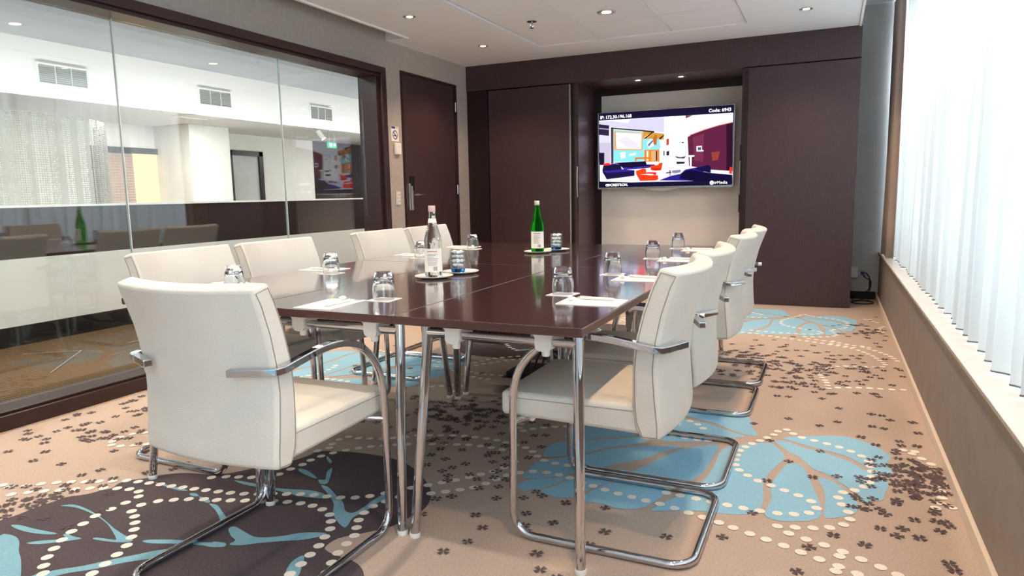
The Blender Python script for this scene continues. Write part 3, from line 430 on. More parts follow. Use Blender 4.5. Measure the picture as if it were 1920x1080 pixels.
for i in range(8):
    y0, y1 = ys[i], ys[i + 1]
    nwin += 1
    w = struct(MB().box(0.88, 0.94, y0, y0 + 0.05, 0.52, 2.62).box(0.88, 0.94, y1 - 0.05, y1, 0.52, 2.62).box(0.88, 0.94, y0, y1, 0.52, 0.58)
               .box(0.88, 0.94, y0, y1, 2.56, 2.62).box(0.88, 0.94, y0, y1, 1.60, 1.67).build('window_%d' % nwin, M['plastic_grey']),
               'window light %d behind the sheer curtain' % nwin if False else 'tall window behind the white sheer curtain', 'window')
    w['group'] = 'windows behind the sheer curtain'
    MB().box(0.905, 0.911, y0 + 0.05, y1 - 0.05, 1.67, 2.56).build('pane', M['win_glass'], w)
    MB().box(0.905, 0.911, y0 + 0.05, y1 - 0.05, 0.58, 1.60).build('pane', M['added_tint'], w)['label'] = 'lower pane with tint added to dim the curtain below the transom'

# glass partition: frame, panes
FX0, FX1 = -3.83, -3.60
part = thing('window_frame', 'dark brown wooden frame around the floor-to-ceiling glass partition', 'frame'); part['kind'] = 'structure'
b = MB().box(FX0, FX1, YC, 5.243, 2.160, 2.217); b.build('head_rail', M['frame_wood'], part, bevel=0.004)
MB().box(FX0, FX1 - 0.03, YC, 5.19, 2.135, 2.160).build('head_bead', M['frame_wood'], part, bevel=0.003)
MB().box(FX0, FX1, 5.175, 5.243, 0, 2.160).build('jamb', M['frame_wood'], part, bevel=0.004)
MB().box(FX0, FX1 - 0.035, 5.135, 5.175, 0.085, 2.135).build('jamb_bead', M['frame_wood'], part, bevel=0.003)
MB().box(FX0, FX1, YC, 5.175, 0, 0.075).build('bottom_rail', M['frame_wood'], part, bevel=0.004)
MB().box(FX0, FX1 - 0.03, YC, 5.135, 0.075, 0.088).build('bottom_bead', M['frame_wood'], part, bevel=0.003)
GX = -3.79
edges = [YC, 0.2, 1.50, 2.795, 4.12, 5.135]
for i in range(5):
    y0, y1 = edges[i] + 0.003, edges[i + 1] - 0.003
    struct(MB().box(GX - 0.006, GX + 0.006, y0, y1, 0.0885, 2.1345).build('window_%d' % (nwin + 1 + i), M['pane']),
           ['clear glass pane of the partition next to the door', 'clear glass pane, middle of the partition', 'clear glass pane at the left edge of the photo',
            'clear glass pane beside the camera', 'clear glass pane behind the camera'][4 - i] if False else
           ['clear partition pane furthest behind the camera', 'clear partition pane just left of the frame', 'leftmost clear partition pane in the photo',
            'middle clear pane of the glass partition', 'clear partition pane nearest the door'][i], 'glass pane')
    if i < 4: MB().box(GX - 0.007, GX + 0.007, edges[i + 1] - 0.003, edges[i + 1] + 0.003, 0.0885, 2.1345).build('pane_joint', M['joint'], part)

# ------------------------------------------------------------------ corridor and hall beyond the glass
S('corridor_floor', MB().box(-10.2, -3.832, -5, 16, -0.12, -0.002), 'hall_carpet', 'brown ribbed carpet of the corridor beyond the glass', 'floor')
b = MB(); b.box(-6.5, -3.835, -5, 16, 2.545, 2.62)
S('corridor_ceiling', b, 'corr_ceil', 'grey corridor ceiling beyond the glass', 'ceiling')
S('corridor_wall_near', MB().box(-10.2, -3.8, -5.1, -5, 0, 3.3), 'hall_white', 'white wall closing the corridor', 'wall')
S('corridor_wall_far', MB().box(-10.2, -3.8, 16, 16.1, 0, 3.3), 'hall_white', 'white wall at the far end of the corridor', 'wall')
S('hall_wall', MB().box(-10.2, -10.0, -5, 16, 0, 3.3), 'hall_white', 'white back wall of the hall beyond the corridor', 'wall')
S('hall_ceiling', MB().box(-10.0, -6.62, -5, 16, 2.28, 2.36), 'white_paint', 'white ceiling of the hall beyond the bulkhead', 'ceiling')
bulk = S('bulkhead', MB().box(-6.62, -6.5, -5, 16, 2.06, 2.545), 'white_paint', 'bright white bulkhead with air vents above the hall', 'bulkhead')
for k, (y0, lab) in enumerate(((4.03, 'leftmost'), (5.78, 'middle'), (7.62, 'rightmost'))):
    v = thing('air_vent', '%s grey louvred air vent in the white bulkhead' % lab, 'vent', (-6.5, y0, 2.17), 0, 'air vents in the bulkhead')
    fr = MB()
    fr.box(0, 0.012, 0, 0.47, -0.012, 0).box(0, 0.012, 0, 0.47, 0.165, 0.177).box(0, 0.012, 0, 0.012, 0, 0.165).box(0, 0.012, 0.458, 0.47, 0, 0.165)
    fr.box(0, 0.012, 0.16, 0.164, 0, 0.165).box(0, 0.012, 0.31, 0.314, 0, 0.165)
    fr.build('frame', M['white_paint'], v)
    MB().box(0, 0.003, 0.012, 0.458, 0, 0.165).build('backing', M['plastic_grey'], v)
    for j in range(9):
        zz = 0.006 + j * 0.0178
        MB().add([(0.004, 0.012, zz + 0.012), (0.004, 0.458, zz + 0.012), (0.011, 0.458, zz), (0.011, 0.012, zz)], [(0, 1, 2, 3)]).build('louvre', M['louvre'], v)
pp = thing('half_wall', 'white half wall with dark wood upper band along the corridor', 'half wall', (0, 0, 0)); pp['kind'] = 'structure'
MB().box(-5.82, -5.70, -5, 16, 0.15, 0.67).build('white_panel', M['hall_white'], pp)
MB().box(-5.82, -5.69, -5, 16, 0, 0.15).build('skirting', M['black'], pp)
MB().box(-5.82, -5.70, -5, 16, 0.67, 1.062).build('dark_band', M['wenge_dark'], pp)
MB().box(-5.84, -5.68, -5, 16, 1.062, 1.080).build('ledge', M['white_paint'], pp)
# hall furniture seen over the half wall
def hall_door(y0, y1, z, lab, lit):
    d = thing('hall_door', lab, 'door', (-10.0, 0, 0))
    MB().box(0, 0.06, y0, y0 + 0.10, 0, z).box(0, 0.06, y1 - 0.10, y1, 0, z).box(0, 0.06, y0, y1, z - 0.09, z).build('door_frame', M['wenge_dark'], d)
    if lit:
        MB().box(0.005, 0.02, y0 + 0.10, (y0 + y1) / 2 + 0.02, 0, z - 0.09).build('blind', M['drape'], d)
        MB().box(0.005, 0.02, (y0 + y1) / 2 + 0.02, y1 - 0.10, 0, z - 0.09).build('lit_glass', emis('lit_glass', 'ffd9a0', 1.1), d)
        for j in range(22):
            MB().box(0.02, 0.03, y0 + 0.12, (y0 + y1) / 2, 0.9 + j * 0.042, 0.905 + j * 0.042).build('slat', M['wood_orange'], d)
    else:
        MB().box(0.005, 0.02, y0 + 0.10, y1 - 0.10, 0, z - 0.09).build('leaf', M['wall_grey'], d)
hall_door(6.85, 8.15, 1.92, 'wood framed hall doorway glowing warm behind a blind', True)
hall_door(9.40, 10.25, 1.98, 'grey door in a dark frame across the hall', False)
tag(MB().box(-10.0, -9.2, 7.95, 8.75, 0, 2.28).build('hall_column', M['hall_white'], bevel=0.01), 'square white column between the two hall doors', 'column')
pn = thing('hall_dark_backing', 'dark backing added to the hall wall so the screen reflection shows', 'panelling', (-10.0, 0, 0))  # added dark sheet, darkens the hall behind the television's reflection in the glass
for k in range(5):
    MB().box(0.001, 0.03, 11.75 + k * 0.75, 12.49 + k * 0.75, 0.0, 2.275).build('panel', M['wenge_dark'], pn, bevel=0.003)
b = MB(); v = []; n = 60
for i in range(n + 1):
    a = pi * (0.02 + 0.96 * i / n)
    x = -8.6 + 1.15 * sin(a); y = 4.55 - 1.35 * cos(a)
    w = 0.012 * sin(i * 1.9)
    v += [(x + w, y, 0.9), (x + w, y, 2.02)]
b.add(v, [(2 * i, 2 * i + 2, 2 * i + 3, 2 * i + 1) for i in range(n)])
tag(b.build('mesh_curtain', M['mesh'], smooth=True), 'curved metal mesh curtain hanging in the hall', 'curtain')
t = thing('track_spotlight', 'white track spotlight shining under the bulkhead', 'spotlight', (-8.0, 9.57, 2.28))
MB().box(-0.03, 0.03, -0.09, 0.09, -0.03, 0).build('track_adapter', M['steel'], t)
MB().cyl((0, 0, -0.03), (0, 0, -0.08), 0.008).build('stem', M['steel'], t)
MB().cyl((-0.02, 0, -0.06), (0.06, 0.05, -0.19), 0.045).build('lamp_head', M['white_plastic'], t, smooth=True)
MB().cyl((0.0605, 0.0503, -0.1905), (0.063, 0.0515, -0.194), 0.036).build('lens', emis('spot_lens', 'ffe2b8', 9.0), t)
t = thing('exit_sign', 'small green lit exit sign in the hall', 'sign', (-8.0, 9.80, 1.95))
MB().box(-0.006, 0.006, 0.03, 0.042, 0.10, 0.33).build('hanger', M['steel'], t); MB().box(-0.006, 0.006, 0.168, 0.18, 0.10, 0.33).build('hanger', M['steel'], t)
MB().box(-0.02, 0.02, 0, 0.21, 0, 0.10).build('body', emis('exit_green', '1fae78', 1.3), t)
MB().box(0.0205, 0.022, 0.02, 0.09, 0.02, 0.08).build('running_figure', emis('exit_white', 'eafff4', 1.5), t)
MB().box(0.0205, 0.022, 0.125, 0.18, 0.03, 0.075).build('arrow', emis('exit_white2', 'eafff4', 1.5), t)
for x, y, r, lab, nm in ((-5.1, 5.1, 0.10, 'round white ceiling speaker in the corridor', 'ceiling_speaker'), (-5.2, 6.55, 0.05, 'small round smoke detector in the corridor ceiling', 'smoke_detector'),
                     (-8.1, 6.6, 0.06, 'smoke detector under the hall ceiling', 'smoke_detector')):
    zc = 2.545 if x > -6 else 2.28
    t = thing(nm, lab, nm.split('_')[-1], (x, y, zc))
    MB().lathe([(r, 0), (r, -0.008), (r * 0.9, -0.014), (0, -0.016)], 24).build('rim', M['white_plastic'], t, smooth=True)
    MB().lathe([(r * 0.55, -0.0165), (r * 0.5, -0.024), (0, -0.026)], 24).build('cover', M['plastic_grey'], t, smooth=True)
t = thing('floor_hatch', 'thin metal edged floor hatch in the corridor carpet', 'hatch', (0, 0, 0))
for p, q in (((-5.32, 2.98), (-5.02, 3.22)), ((-5.02, 3.22), (-4.55, 2.70))):
    MB().sweep([(p[0], p[1], 0.003), (q[0], q[1], 0.003)], 0, rect=(0.008, 0.004), up=(0, 0, 1)).build('trim_strip', M['steel'], t)
# added luminaires to brighten corridor and hall
def added_panel(x, y, z, sx, sy, power, col, lab):
    t = thing('added_panel_light', lab, 'added light', (x, y, z))
    MB().box(-sx / 2 - .02, sx / 2 + .02, -sy / 2 - .02, -sy / 2, -0.012, -0.001).box(-sx / 2 - .02, sx / 2 + .02, sy / 2, sy / 2 + .02, -0.012, -0.001)\
        .box(-sx / 2 - .02, -sx / 2, -sy / 2, sy / 2, -0.012, -0.001).box(sx / 2, sx / 2 + .02, -sy / 2, sy / 2, -0.012, -0.001).build('frame', M['white_plastic'], t)
    l = area('added_panel_lamp', (x, y, z - 0.013), (0, 0, 0), sx, sy, power, col); l.parent = t; l.location = (0, 0, -0.013)
for y, lab in ((0.4, 'added unseen corridor light nearest the camera'), (3.0, 'added unseen corridor light along the glass partition'), (5.6, 'added unseen corridor light outside the meeting room door'), (8.2, 'added unseen corridor light beyond the meeting room')):
    added_panel(-4.65, y, 2.545, 0.6, 1.2, 34, (1, 0.97, 0.93), lab)
for x, y, lab in ((-7.6, 2.6, 'added hall light behind the mesh curtain'), (-8.2, 7.4, 'added hall light before the lit doorway'), (-8.0, 12.2, 'added hall light at the far end')):
    added_panel(x, y, 2.28, 0.6, 0.6, 62, (1, 0.97, 0.93), lab)
t = thing('added_uplight', 'hidden long uplight added behind the half wall to brighten the bulkhead', 'uplight', (-5.93, 6.0, 0.93))  # unseen lamp, added to whiten the bulkhead
MB().box(-0.05, 0.06, -6.0, 7.0, -0.04, -0.002).build('profile', M['steel'], t)
for k, y in enumerate((-4.0, -0.6, 2.8, 6.0)):
    l = area('added_uplight_lamp', (0, 0, 0), (0, radians(155), 0), 0.08, 3.2, 62, (0.95, 0.98, 1.0)); l.parent = t; l.location = (0, y, 0.004)
# ------------------------------------------------------------------ dark wood media wall
YF = 6.94
mw = thing('media_wall', 'dark wenge panelled media wall with sliding doors and screen niche', 'wall unit', (0, 0, 0))
MB().box(XL + 0.001, 0.195, YF - 0.012, YB - 0.001, 2.222, ZC - 0.001).build('fascia', M['wenge'], mw, bevel=0.002)
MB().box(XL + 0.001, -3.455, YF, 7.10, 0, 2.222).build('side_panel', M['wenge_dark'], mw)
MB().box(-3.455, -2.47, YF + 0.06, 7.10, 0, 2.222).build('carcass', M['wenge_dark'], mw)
d = MB().box(-3.445, -2.508, YF, YF + 0.04, 0.006, 2.212).build('sliding_door', M['wenge'], mw, bevel=0.002)
MB().box(-2.5078, -2.500, YF + 0.004, YF + 0.036, 0.006, 2.212).build('door_edge', M['steel'], d)
MB().box(-2.47, -2.43, YF + 0.06, YB - 0.002, 0, 2.222).build('niche_jamb', M['wenge'], mw)
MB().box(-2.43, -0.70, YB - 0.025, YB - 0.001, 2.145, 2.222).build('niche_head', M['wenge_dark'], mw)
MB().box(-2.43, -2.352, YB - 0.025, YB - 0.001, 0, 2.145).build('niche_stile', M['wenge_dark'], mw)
MB().box(-2.352, -0.80, YB - 0.04, YB - 0.001, 0, 2.145).build('niche_panel', mat('niche_panel_grey', 'e0ddd9', 0.6, spec=0.3, col2='dbd8d4', nscale=3), mw)['label'] = 'pale grey panel behind the screen'
MB().box(-0.80, -0.70, YF + 0.06, YB - 0.002, 0, 2.222).build('niche_jamb', M['wenge'], mw)
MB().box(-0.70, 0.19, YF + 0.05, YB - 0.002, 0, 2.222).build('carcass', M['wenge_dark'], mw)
d = MB().box(-0.775, 0.195, YF, YF + 0.04, 0.004, 2.214).build('sliding_door', M['wenge'], mw, bevel=0.002)
MB().box(-0.777, -0.735, YF - 0.002, YF - 0.0002, 0.004, 2.205).build('door_stile', M['wenge_dark'], d)
for x, s in ((-2.44, 1), (-0.80, -1)):
    p = MB().box(x - 0.008, x + 0.008, YF + 0.055, YF + 0.0595, 0.88, 1.52).build('edge_pull', M['frame_wood'], mw, bevel=0.002)
    MB().sweep([(x, YF + 0.05 - 0.012 * sin(pi * k / 8), 1.05 + 0.32 * k / 8) for k in range(9)], 0.005, 8).build('grip', M['steel'], p, smooth=True)

# downlights
def downlight(name, x, y, z, r, lab, power, col, spread, group, tilt=0.0):
    t = thing(name, lab, 'downlight', (x, y, z), 0, group)
    MB().lathe([(r, 0.0), (r, -0.004), (r * 0.78, -0.005), (r * 0.74, 0.0), (r, 0.0)], 28, caps=False).build('trim_ring', M['steel'], t, smooth=True)
    MB().lathe([(r * 0.74, -0.0022), (r * 0.5, -0.001), (r * 0.5, 0.0)], 28, caps=False).build('reflector', M['chrome_soft'], t, smooth=True)
    MB().lathe([(r * 0.5, -0.0026), (0, -0.0030)], 24, caps=False).build('bulb', emis('bulb_glow', 'ffd3a0', 14.0), t)
    l = bpy.data.lights.new('lamp', 'SPOT'); l.energy = power; l.color = col; l.spot_size = radians(spread); l.spot_blend = 0.6; l.shadow_soft_size = 0.03
    lo = bpy.data.objects.new('lamp', l); COL.objects.link(lo); lo.parent = t; lo.location = (0, 0, -0.008)
    return t
WARM = (1.0, 0.67, 0.41)
GD = 'ceiling downlights'
for x, y, lab in ((-3.06, 4.81, 'glowing downlight above the glass partition end'), (-3.05, 6.06, 'glowing downlight nearest the dark door'),
                  (-3.05, 3.56, 'downlight above the left row of chairs, out of the picture'), (-3.05, 2.31, 'downlight above the near left chair'), (-3.05, 1.06, 'downlight beside the camera on the glass side'),
                  (-0.233, 6.10, 'glowing downlight nearest the curtain end'), (-0.233, 4.85, 'downlight over the window side aisle, far'), (-0.233, 3.60, 'downlight over the window side aisle, middle'), (-0.233, 2.35, 'downlight over the near window side chair'), (-0.233, 1.10, 'downlight just before the camera by the window')):
    downlight('ceiling_downlight', x, y, ZC - 0.0002, 0.05, lab, 44, WARM, 125, GD)
for y, lab in ((5.48, 'round bright downlight in the ceiling tiles'), (3.54, 'tile downlight over the table middle'), (1.60, 'tile downlight over the near table end')):
    downlight('ceiling_downlight', -1.664, y, ZC + 0.0118, 0.075, lab, 55, (1, 0.88, 0.74), 130, GD)
for x, lab in ((-1.835, 'left small downlight in the niche above the screen'), (-1.401, 'right small downlight in the niche above the screen')):
    downlight('niche_downlight', x, 7.14, 2.2218, 0.045, lab, 16, WARM, 125, 'niche downlights')

t = thing('sprinkler_head', 'chrome sprinkler head hanging from a ceiling tile', 'sprinkler', (-2.296, 5.463, ZC + 0.0118))
MB().lathe([(0.042, 0), (0.042, -0.004), (0.03, -0.008), (0.008, -0.010), (0.008, -0.022)], 24).build('rosette', M['chrome'], t, smooth=True)
MB().sweep([(0.007, 0, -0.022), (0.012, 0, -0.035), (0.004, 0, -0.052)], 0.0025, 8).build('yoke_arm', M['chrome'], t)
MB().sweep([(-0.007, 0, -0.022), (-0.012, 0, -0.035), (-0.004, 0, -0.052)], 0.0025, 8).build('yoke_arm', M['chrome'], t)
MB().lathe([(0.017, -0.052), (0.018, -0.054), (0, -0.056)], 20).build('deflector', M['chrome'], t)

# ------------------------------------------------------------------ television
tvt = thing('television', 'wall mounted flat television showing a lounge with red armchairs', 'television', (0, 0, 0))
YTV = 7.468
MB().box(-2.36, -0.922, YTV + 0.004, YTV + 0.045, 1.142, 1.953).build('housing', M['black'], tvt, bevel=0.004)
MB().box(-2.0, -1.3, YTV + 0.045, YB - 0.0405, 1.35, 1.75).build('wall_bracket', M['black'], tvt)
b = MB(); b.box(-2.366, -2.357, YTV - 0.004, YTV + 0.03, 1.133, 1.958).box(-0.927, -0.916, YTV - 0.004, YTV + 0.03, 1.133, 1.958)
b.box(-2.357, -0.927, YTV - 0.004, YTV + 0.03, 1.950, 1.958).box(-2.357, -0.927, YTV - 0.004, YTV + 0.03, 1.125, 1.148)
b.build('bezel', M['chrome_soft'], tvt, bevel=0.002)
MB().prism([(-1.82, 1.126), (-1.50, 1.126), (-1.58, 1.098), (-1.74, 1.098)], YTV - 0.006, YTV + 0.02).build('logo_lip', M['steel'], tvt)
scr = MB().box(-2.357, -0.927, YTV, YTV + 0.003, 1.148, 1.950).build('screen', mat('screen_black_lit', '0c0a1c', 0.2), tvt)
EM = {}
for i, (c, p) in enumerate(TV):
    if c not in EM: EM[c] = emis('screen_' + c, c, 0.9)
    yy = YTV - 0.0004 - i * 0.00006
    MB().flat(p, mk=lambda q, yy=yy: (q[0], yy, q[1])).build('screen_image', EM[c], scr)
wht = emis('screen_text', 'ffffff', 1.1)
YX = YTV - 0.0050
tm = lambda x, z: Vector((x, YX, z))
for bx in ((1.876, 1.950), (1.148, 1.196)):
    MB().add([(-2.357, YX + 0.0004, bx[0]), (-0.927, YX + 0.0004, bx[0]), (-0.927, YX + 0.0004, bx[1]), (-2.357, YX + 0.0004, bx[1])], [(0, 1, 2, 3)]).build('screen_bar', emis('screen_bar', '14102a', 1.0), scr)
text_mesh('screen_text', 'IP: 172.30.196.168', 0.0475, wht, scr, (-2.338, 1.8905), tm, bold=0.0008)
text_mesh('screen_text', 'Code: 6943', 0.0475, wht, scr, (-1.178, 1.8905), tm, bold=0.0008)
text_mesh('screen_text', 'CRESTRON.', 0.0375, wht, scr, (-2.222, 1.1600), tm, bold=0.0010)
text_mesh('screen_text', 'irMedia', 0.044, wht, scr, (-1.108, 1.1600), tm)
b = MB()
for a in (0, 1):
    cxx = -2.258 + a * 0.02
    pts = [(cxx + 0.02 * cos(2 * pi * k / 20), 1.172 + 0.0125 * sin(2 * pi * k / 20)) for k in range(20)]
    pin = [(cxx + 0.013 * cos(2 * pi * k / 20), 1.172 + 0.007 * sin(2 * pi * k / 20)) for k in range(20)]
    b.add([(x, YX, z) for x, z in pts + pin], [(k, (k + 1) % 20, 20 + (k + 1) % 20, 20 + k) for k in range(20)])
b.build('screen_logo', wht, scr)
b = MB(); b.add([(-1.132 + 0.021 * cos(2 * pi * k / 20), YX, 1.173 + 0.021 * sin(2 * pi * k / 20)) for k in range(20)], [tuple(range(20))])
b.build('screen_logo', wht, scr)
text_mesh('screen_text', 'A', 0.036, EM['120c30'], scr, (-1.144, 1.1600), lambda x, z: Vector((x, YX - 0.0006, z)))

# ------------------------------------------------------------------ door and wall fittings
dr = struct(MB().box(XL - 0.06, XL - 0.015, 5.660, 6.668, 0.006, 2.235).build('door_1', M['wenge'], bevel=0.002), 'dark wenge door with a steel lever handle', 'door')
fr = struct(MB().box(XL - 0.08, XL + 0.006, 5.622, 5.656, 0, 2.262).box(XL - 0.08, XL + 0.006, 6.672, 6.700, 0, 2.262).box(XL - 0.08, XL + 0.006, 5.656, 6.672, 2.239, 2.262)
            .build('trim_2', M['frame_wood'], bevel=0.002), 'reddish brown frame around the dark door', 'door frame')
lk = MB().box(XL - 0.0149, XL - 0.004, 5.725, 5.795, 0.955, 1.215).build('lock_plate', M['steel'], dr, bevel=0.003)
MB().box(XL - 0.0149, XL + 0.004, 5.745, 5.810, 1.150, 1.285).build('card_reader', M['black'], lk, bevel=0.006)
MB().box(XL - 0.0039, XL + 0.018, 5.728, 5.752, 0.960, 1.190).build('lock_body', M['steel'], lk, bevel=0.003)
MB().sweep([(XL - 0.004, 5.78, 1.105), (XL + 0.045, 5.78, 1.105), (XL + 0.052, 5.80, 1.105), (XL + 0.052, 5.91, 1.105)], 0.010, 12).build('lever', M['chrome_soft'], lk, smooth=True)
MB().box(XL - 0.0039, XL + 0.006, 5.768, 5.792, 1.005, 1.040).build('keyhole_cover', M['chrome_soft'], lk, bevel=0.002)
for z in (2.03, 1.155, 0.28):
    MB().cyl((XL + 0.004, 6.669, z - 0.05), (XL + 0.004, 6.669, z + 0.05), 0.009).build('hinge', M['chrome_soft'], dr, smooth=True)
sg = thing('no_smoking_sign', 'white no smoking sign with blue symbol beside the door', 'sign', (XL, 0, 0))
MB().box(0.0005, 0.006, 5.440, 5.560, 1.600, 1.738).build('plate', M['paper'], sg)
MB().box(0.0062, 0.0068, 5.442, 5.505, 1.716, 1.736).build('blue_strip', M['ink_blue'], sg)
MB().box(0.0062, 0.0068, 5.525, 5.545, 1.718, 1.734).build('red_mark', M['orange'], sg)
b = MB(); c0 = (5.500, 1.660)
o1 = [(0.0066, c0[0] + 0.042 * cos(2 * pi * k / 32), c0[1] + 0.042 * sin(2 * pi * k / 32)) for k in range(32)]
i1 = [(0.0066, c0[0] + 0.033 * cos(2 * pi * k / 32), c0[1] + 0.033 * sin(2 * pi * k / 32)) for k in range(32)]
b.add(o1 + i1, [(k, (k + 1) % 32, 32 + (k + 1) % 32, 32 + k) for k in range(32)])
b.add([(0.0066, c0[0] - 0.031, c0[1] + 0.024), (0.0066, c0[0] - 0.024, c0[1] + 0.031), (0.0066, c0[0] + 0.031, c0[1] - 0.024), (0.0066, c0[0] + 0.024, c0[1] - 0.031)], [(0, 1, 2, 3)])
b.box(0.0062, 0.0066, 5.476, 5.522, 1.650, 1.659)
b.build('symbol', M['ink_blue'], sg)
tb = thing('wall_sensor', 'small white rounded sensor box below the no smoking sign', 'sensor', (XL, 0, 0))
MB().box(0.0005, 0.03, 5.475, 5.565, 1.478, 1.590).build('housing', M['white_plastic'], tb, bevel=0.012, bseg=3)
MB().cyl((0.0301, 5.52, 1.555), (0.0315, 5.52, 1.555), 0.004).build('indicator', M['ink'], tb)
sw = thing('wall_socket', 'grey double wall socket plate left of the door', 'socket', (XL, 0, 0))
MB().box(0.0005, 0.010, 5.474, 5.550, 1.012, 1.142).build('plate', M['plastic_grey'], sw, bevel=0.003)
for z in (1.045, 1.108):
    q = MB().box(0.0101, 0.013, 5.490, 5.534, z - 0.024, z + 0.024).build('insert', M['white_plastic'], sw, bevel=0.002)
    for dy in (-0.008, 0.008):
        MB().box(0.0131, 0.0135, 5.512 + dy - 0.0025, 5.512 + dy + 0.0025, z - 0.006, z + 0.008).build('slot', M['black'], q)

# socket and cable by the end wall
sk = thing('end_wall_socket', 'white power socket low on the end wall beside the media wall', 'socket', (0, 0, 0))
MB().box(0.199, 0.272, YB - 0.028, YB - 0.0005, 0.212, 0.318).build('housing', M['white_plastic'], sk, bevel=0.004)
MB().box(0.2721, 0.296, YB - 0.022, YB - 0.008, 0.248, 0.272).build('outlet', M['plastic_grey'], sk)
cb = thing('power_cable', 'black power cable hanging from the socket and coiled on the floor', 'cable', (0, 0, 0))
pth = smooth_poly([(0.32, 7.583, 0.262), (0.348, 7.578, 0.258), (0.375, 7.575, 0.22), (0.385, 7.57, 0.17), (0.382, 7.55, 0.10), (0.35, 7.50, 0.03), (0.28, 7.42, 0.008), (0.22, 7.33, 0.008),
                   (0.24, 7.24, 0.008), (0.33, 7.22, 0.008), (0.40, 7.28, 0.008), (0.40, 7.36, 0.008), (0.33, 7.40, 0.012), (0.25, 7.33, 0.016), (0.22, 7.26, 0.01)], 5, False)
MB().sweep(pth, 0.005, 8).build('cord', M['rubber'], cb, smooth=True)
MB().sweep(smooth_poly([(0.32, 7.583, 0.255), (0.34, 7.57, 0.215), (0.37, 7.56, 0.20), (0.385, 7.56, 0.16), (0.36, 7.52, 0.09), (0.28, 7.47, 0.075), (0.23, 7.42, 0.012), (0.30, 7.46, 0.007), (0.38, 7.44, 0.007)], 5, False), 0.0045, 8).build('cord', M['rubber'], cb, smooth=True)
MB().box(0.2965, 0.325, YB - 0.024, YB - 0.008, 0.247, 0.274).build('plug', M['ink_blue'], cb, bevel=0.003)
MB().cyl((0.385, 7.57, 0.185), (0.384, 7.56, 0.125), 0.011).build('ferrite', M['rubber'], cb, smooth=True)

# floor box with cables under the table
fb = thing('floor_box', 'open black floor outlet box with cables under the table', 'floor outlet', (-1.62, 3.75, 0))
MB().box(-0.13, 0.13, -0.17, 0.17, 0.0025, 0.012).build('rim', M['black'], fb, bevel=0.002)
MB().add([(-0.12, -0.16, 0.013), (0.12, -0.16, 0.013), (0.12, -0.40, 0.05), (-0.12, -0.40, 0.05), (-0.12, -0.16, 0.019), (0.12, -0.16, 0.019), (0.12, -0.40, 0.056), (-0.12, -0.40, 0.056)],
         [(0, 1, 2, 3), (4, 7, 6, 5), (0, 4, 5, 1), (1, 5, 6, 2), (2, 6, 7, 3), (3, 7, 4, 0)]).build('lid', M['carpet'], fb)['label'] = 'lid faced with taupe carpet'
MB().box(-0.10, 0.10, -0.13, 0.13, 0.0125, 0.05).build('outlet_block', M['rubber'], fb, bevel=0.004)
for k in range(4):
    x0 = -0.06 + 0.045 * k
    MB().sweep(smooth_poly([(x0, 0.0, 0.05), (x0 + 0.02, 0.05, 0.11 + 0.01 * k), (x0 + 0.07, 0.16, 0.12), (x0 + 0.10, 0.26, 0.04), (x0 + 0.09, 0.34, 0.008), (x0, 0.40, 0.008)], 5, False), 0.006, 8).build('cable', M['rubber'], fb, smooth=True)

# ------------------------------------------------------------------ curtains
def cloth(y0, y1, zb, zt, xc, amp, wl, step, seed, rows=9):
    rr = random.Random(seed); v = []; f = []; ph = 0.0; cols = []
    y = y0; a = amp; w = wl
    n = int((y1 - y0) / step)
    p2 = rr.uniform(0, 6)
    for i in range(n + 1):
        y = y0 + (y1 - y0) * i / n
        if i % 9 == 0: w = wl * rr.uniform(0.65, 1.5); a = amp * rr.uniform(0.6, 1.35)
        ph += 2 * pi * step / w
        cols.append((y, ph, a))
    sm = [sum(c[2] for c in cols[max(0, i - 7):i + 8]) / len(cols[max(0, i - 7):i + 8]) for i in range(len(cols))]
    for i, (y, ph, _) in enumerate(cols):
        for k in range(rows):
            t = k / (rows - 1); am = sm[i] * (1.12 - 0.35 * t)
            x = xc + am * (sin(ph + 0.5 * sin(ph * 0.37 + p2)) + 0.22 * sin(2 * ph + 1.3 + 0.8 * t)) + 0.006 * sin(ph * 0.21 + 3 * t)
            v.append((x, y + 0.22 * am * sin(2 * ph + 0.6) * (1 - 0.4 * t), zb + (zt - zb) * t))
    for i in range(n):
        for k in range(rows - 1):
            f.append((i * rows + k, (i + 1) * rows + k, (i + 1) * rows + k + 1, i * rows + k + 1))
    return v, f, rows, n
v, f, rows, n = cloth(-0.7, 7.0, 0.480, 2.785, 0.562, 0.028, 0.15, 0.008, 3)  # stops short behind the camera, leaving unseen windows bare for extra daylight
cu = thing('sheer_curtain', 'long pleated white sheer curtain along the window wall', 'curtain', (0, 0, 0))
MB().add(v, f).build('voile', M['sheer'], cu, smooth=True, angle=180)
hem_v = []; 
for i in range(n + 1):
    x, y, z = v[i * rows]; hem_v += [(x - 0.0015, y, z - 0.004), (x - 0.0015, y, z + 0.002)]
MB().add(hem_v, [(2 * i, 2 * i + 2, 2 * i + 3, 2 * i + 1) for i in range(n)]).build('hem_cord', M['ink'], cu, smooth=True, angle=180)
MB().box(0.54, 0.57, -2.95, 7.55, 2.786, 2.799).build('curtain_rail', M['white_plastic'], cu)
v, f, rows, n = cloth(6.82, 7.57, 0.474, 2.785, 0.487, 0.024, 0.115, 0.008, 11)
tag(MB().add(v, f).build('beige_drape', M['drape'], smooth=True, angle=180), 'beige pleated drape gathered in the corner beside the sheer curtain', 'curtain')
md = bpy.data.objects['beige_drape'].modifiers.new('thick', 'SOLIDIFY'); md.thickness = 0.003
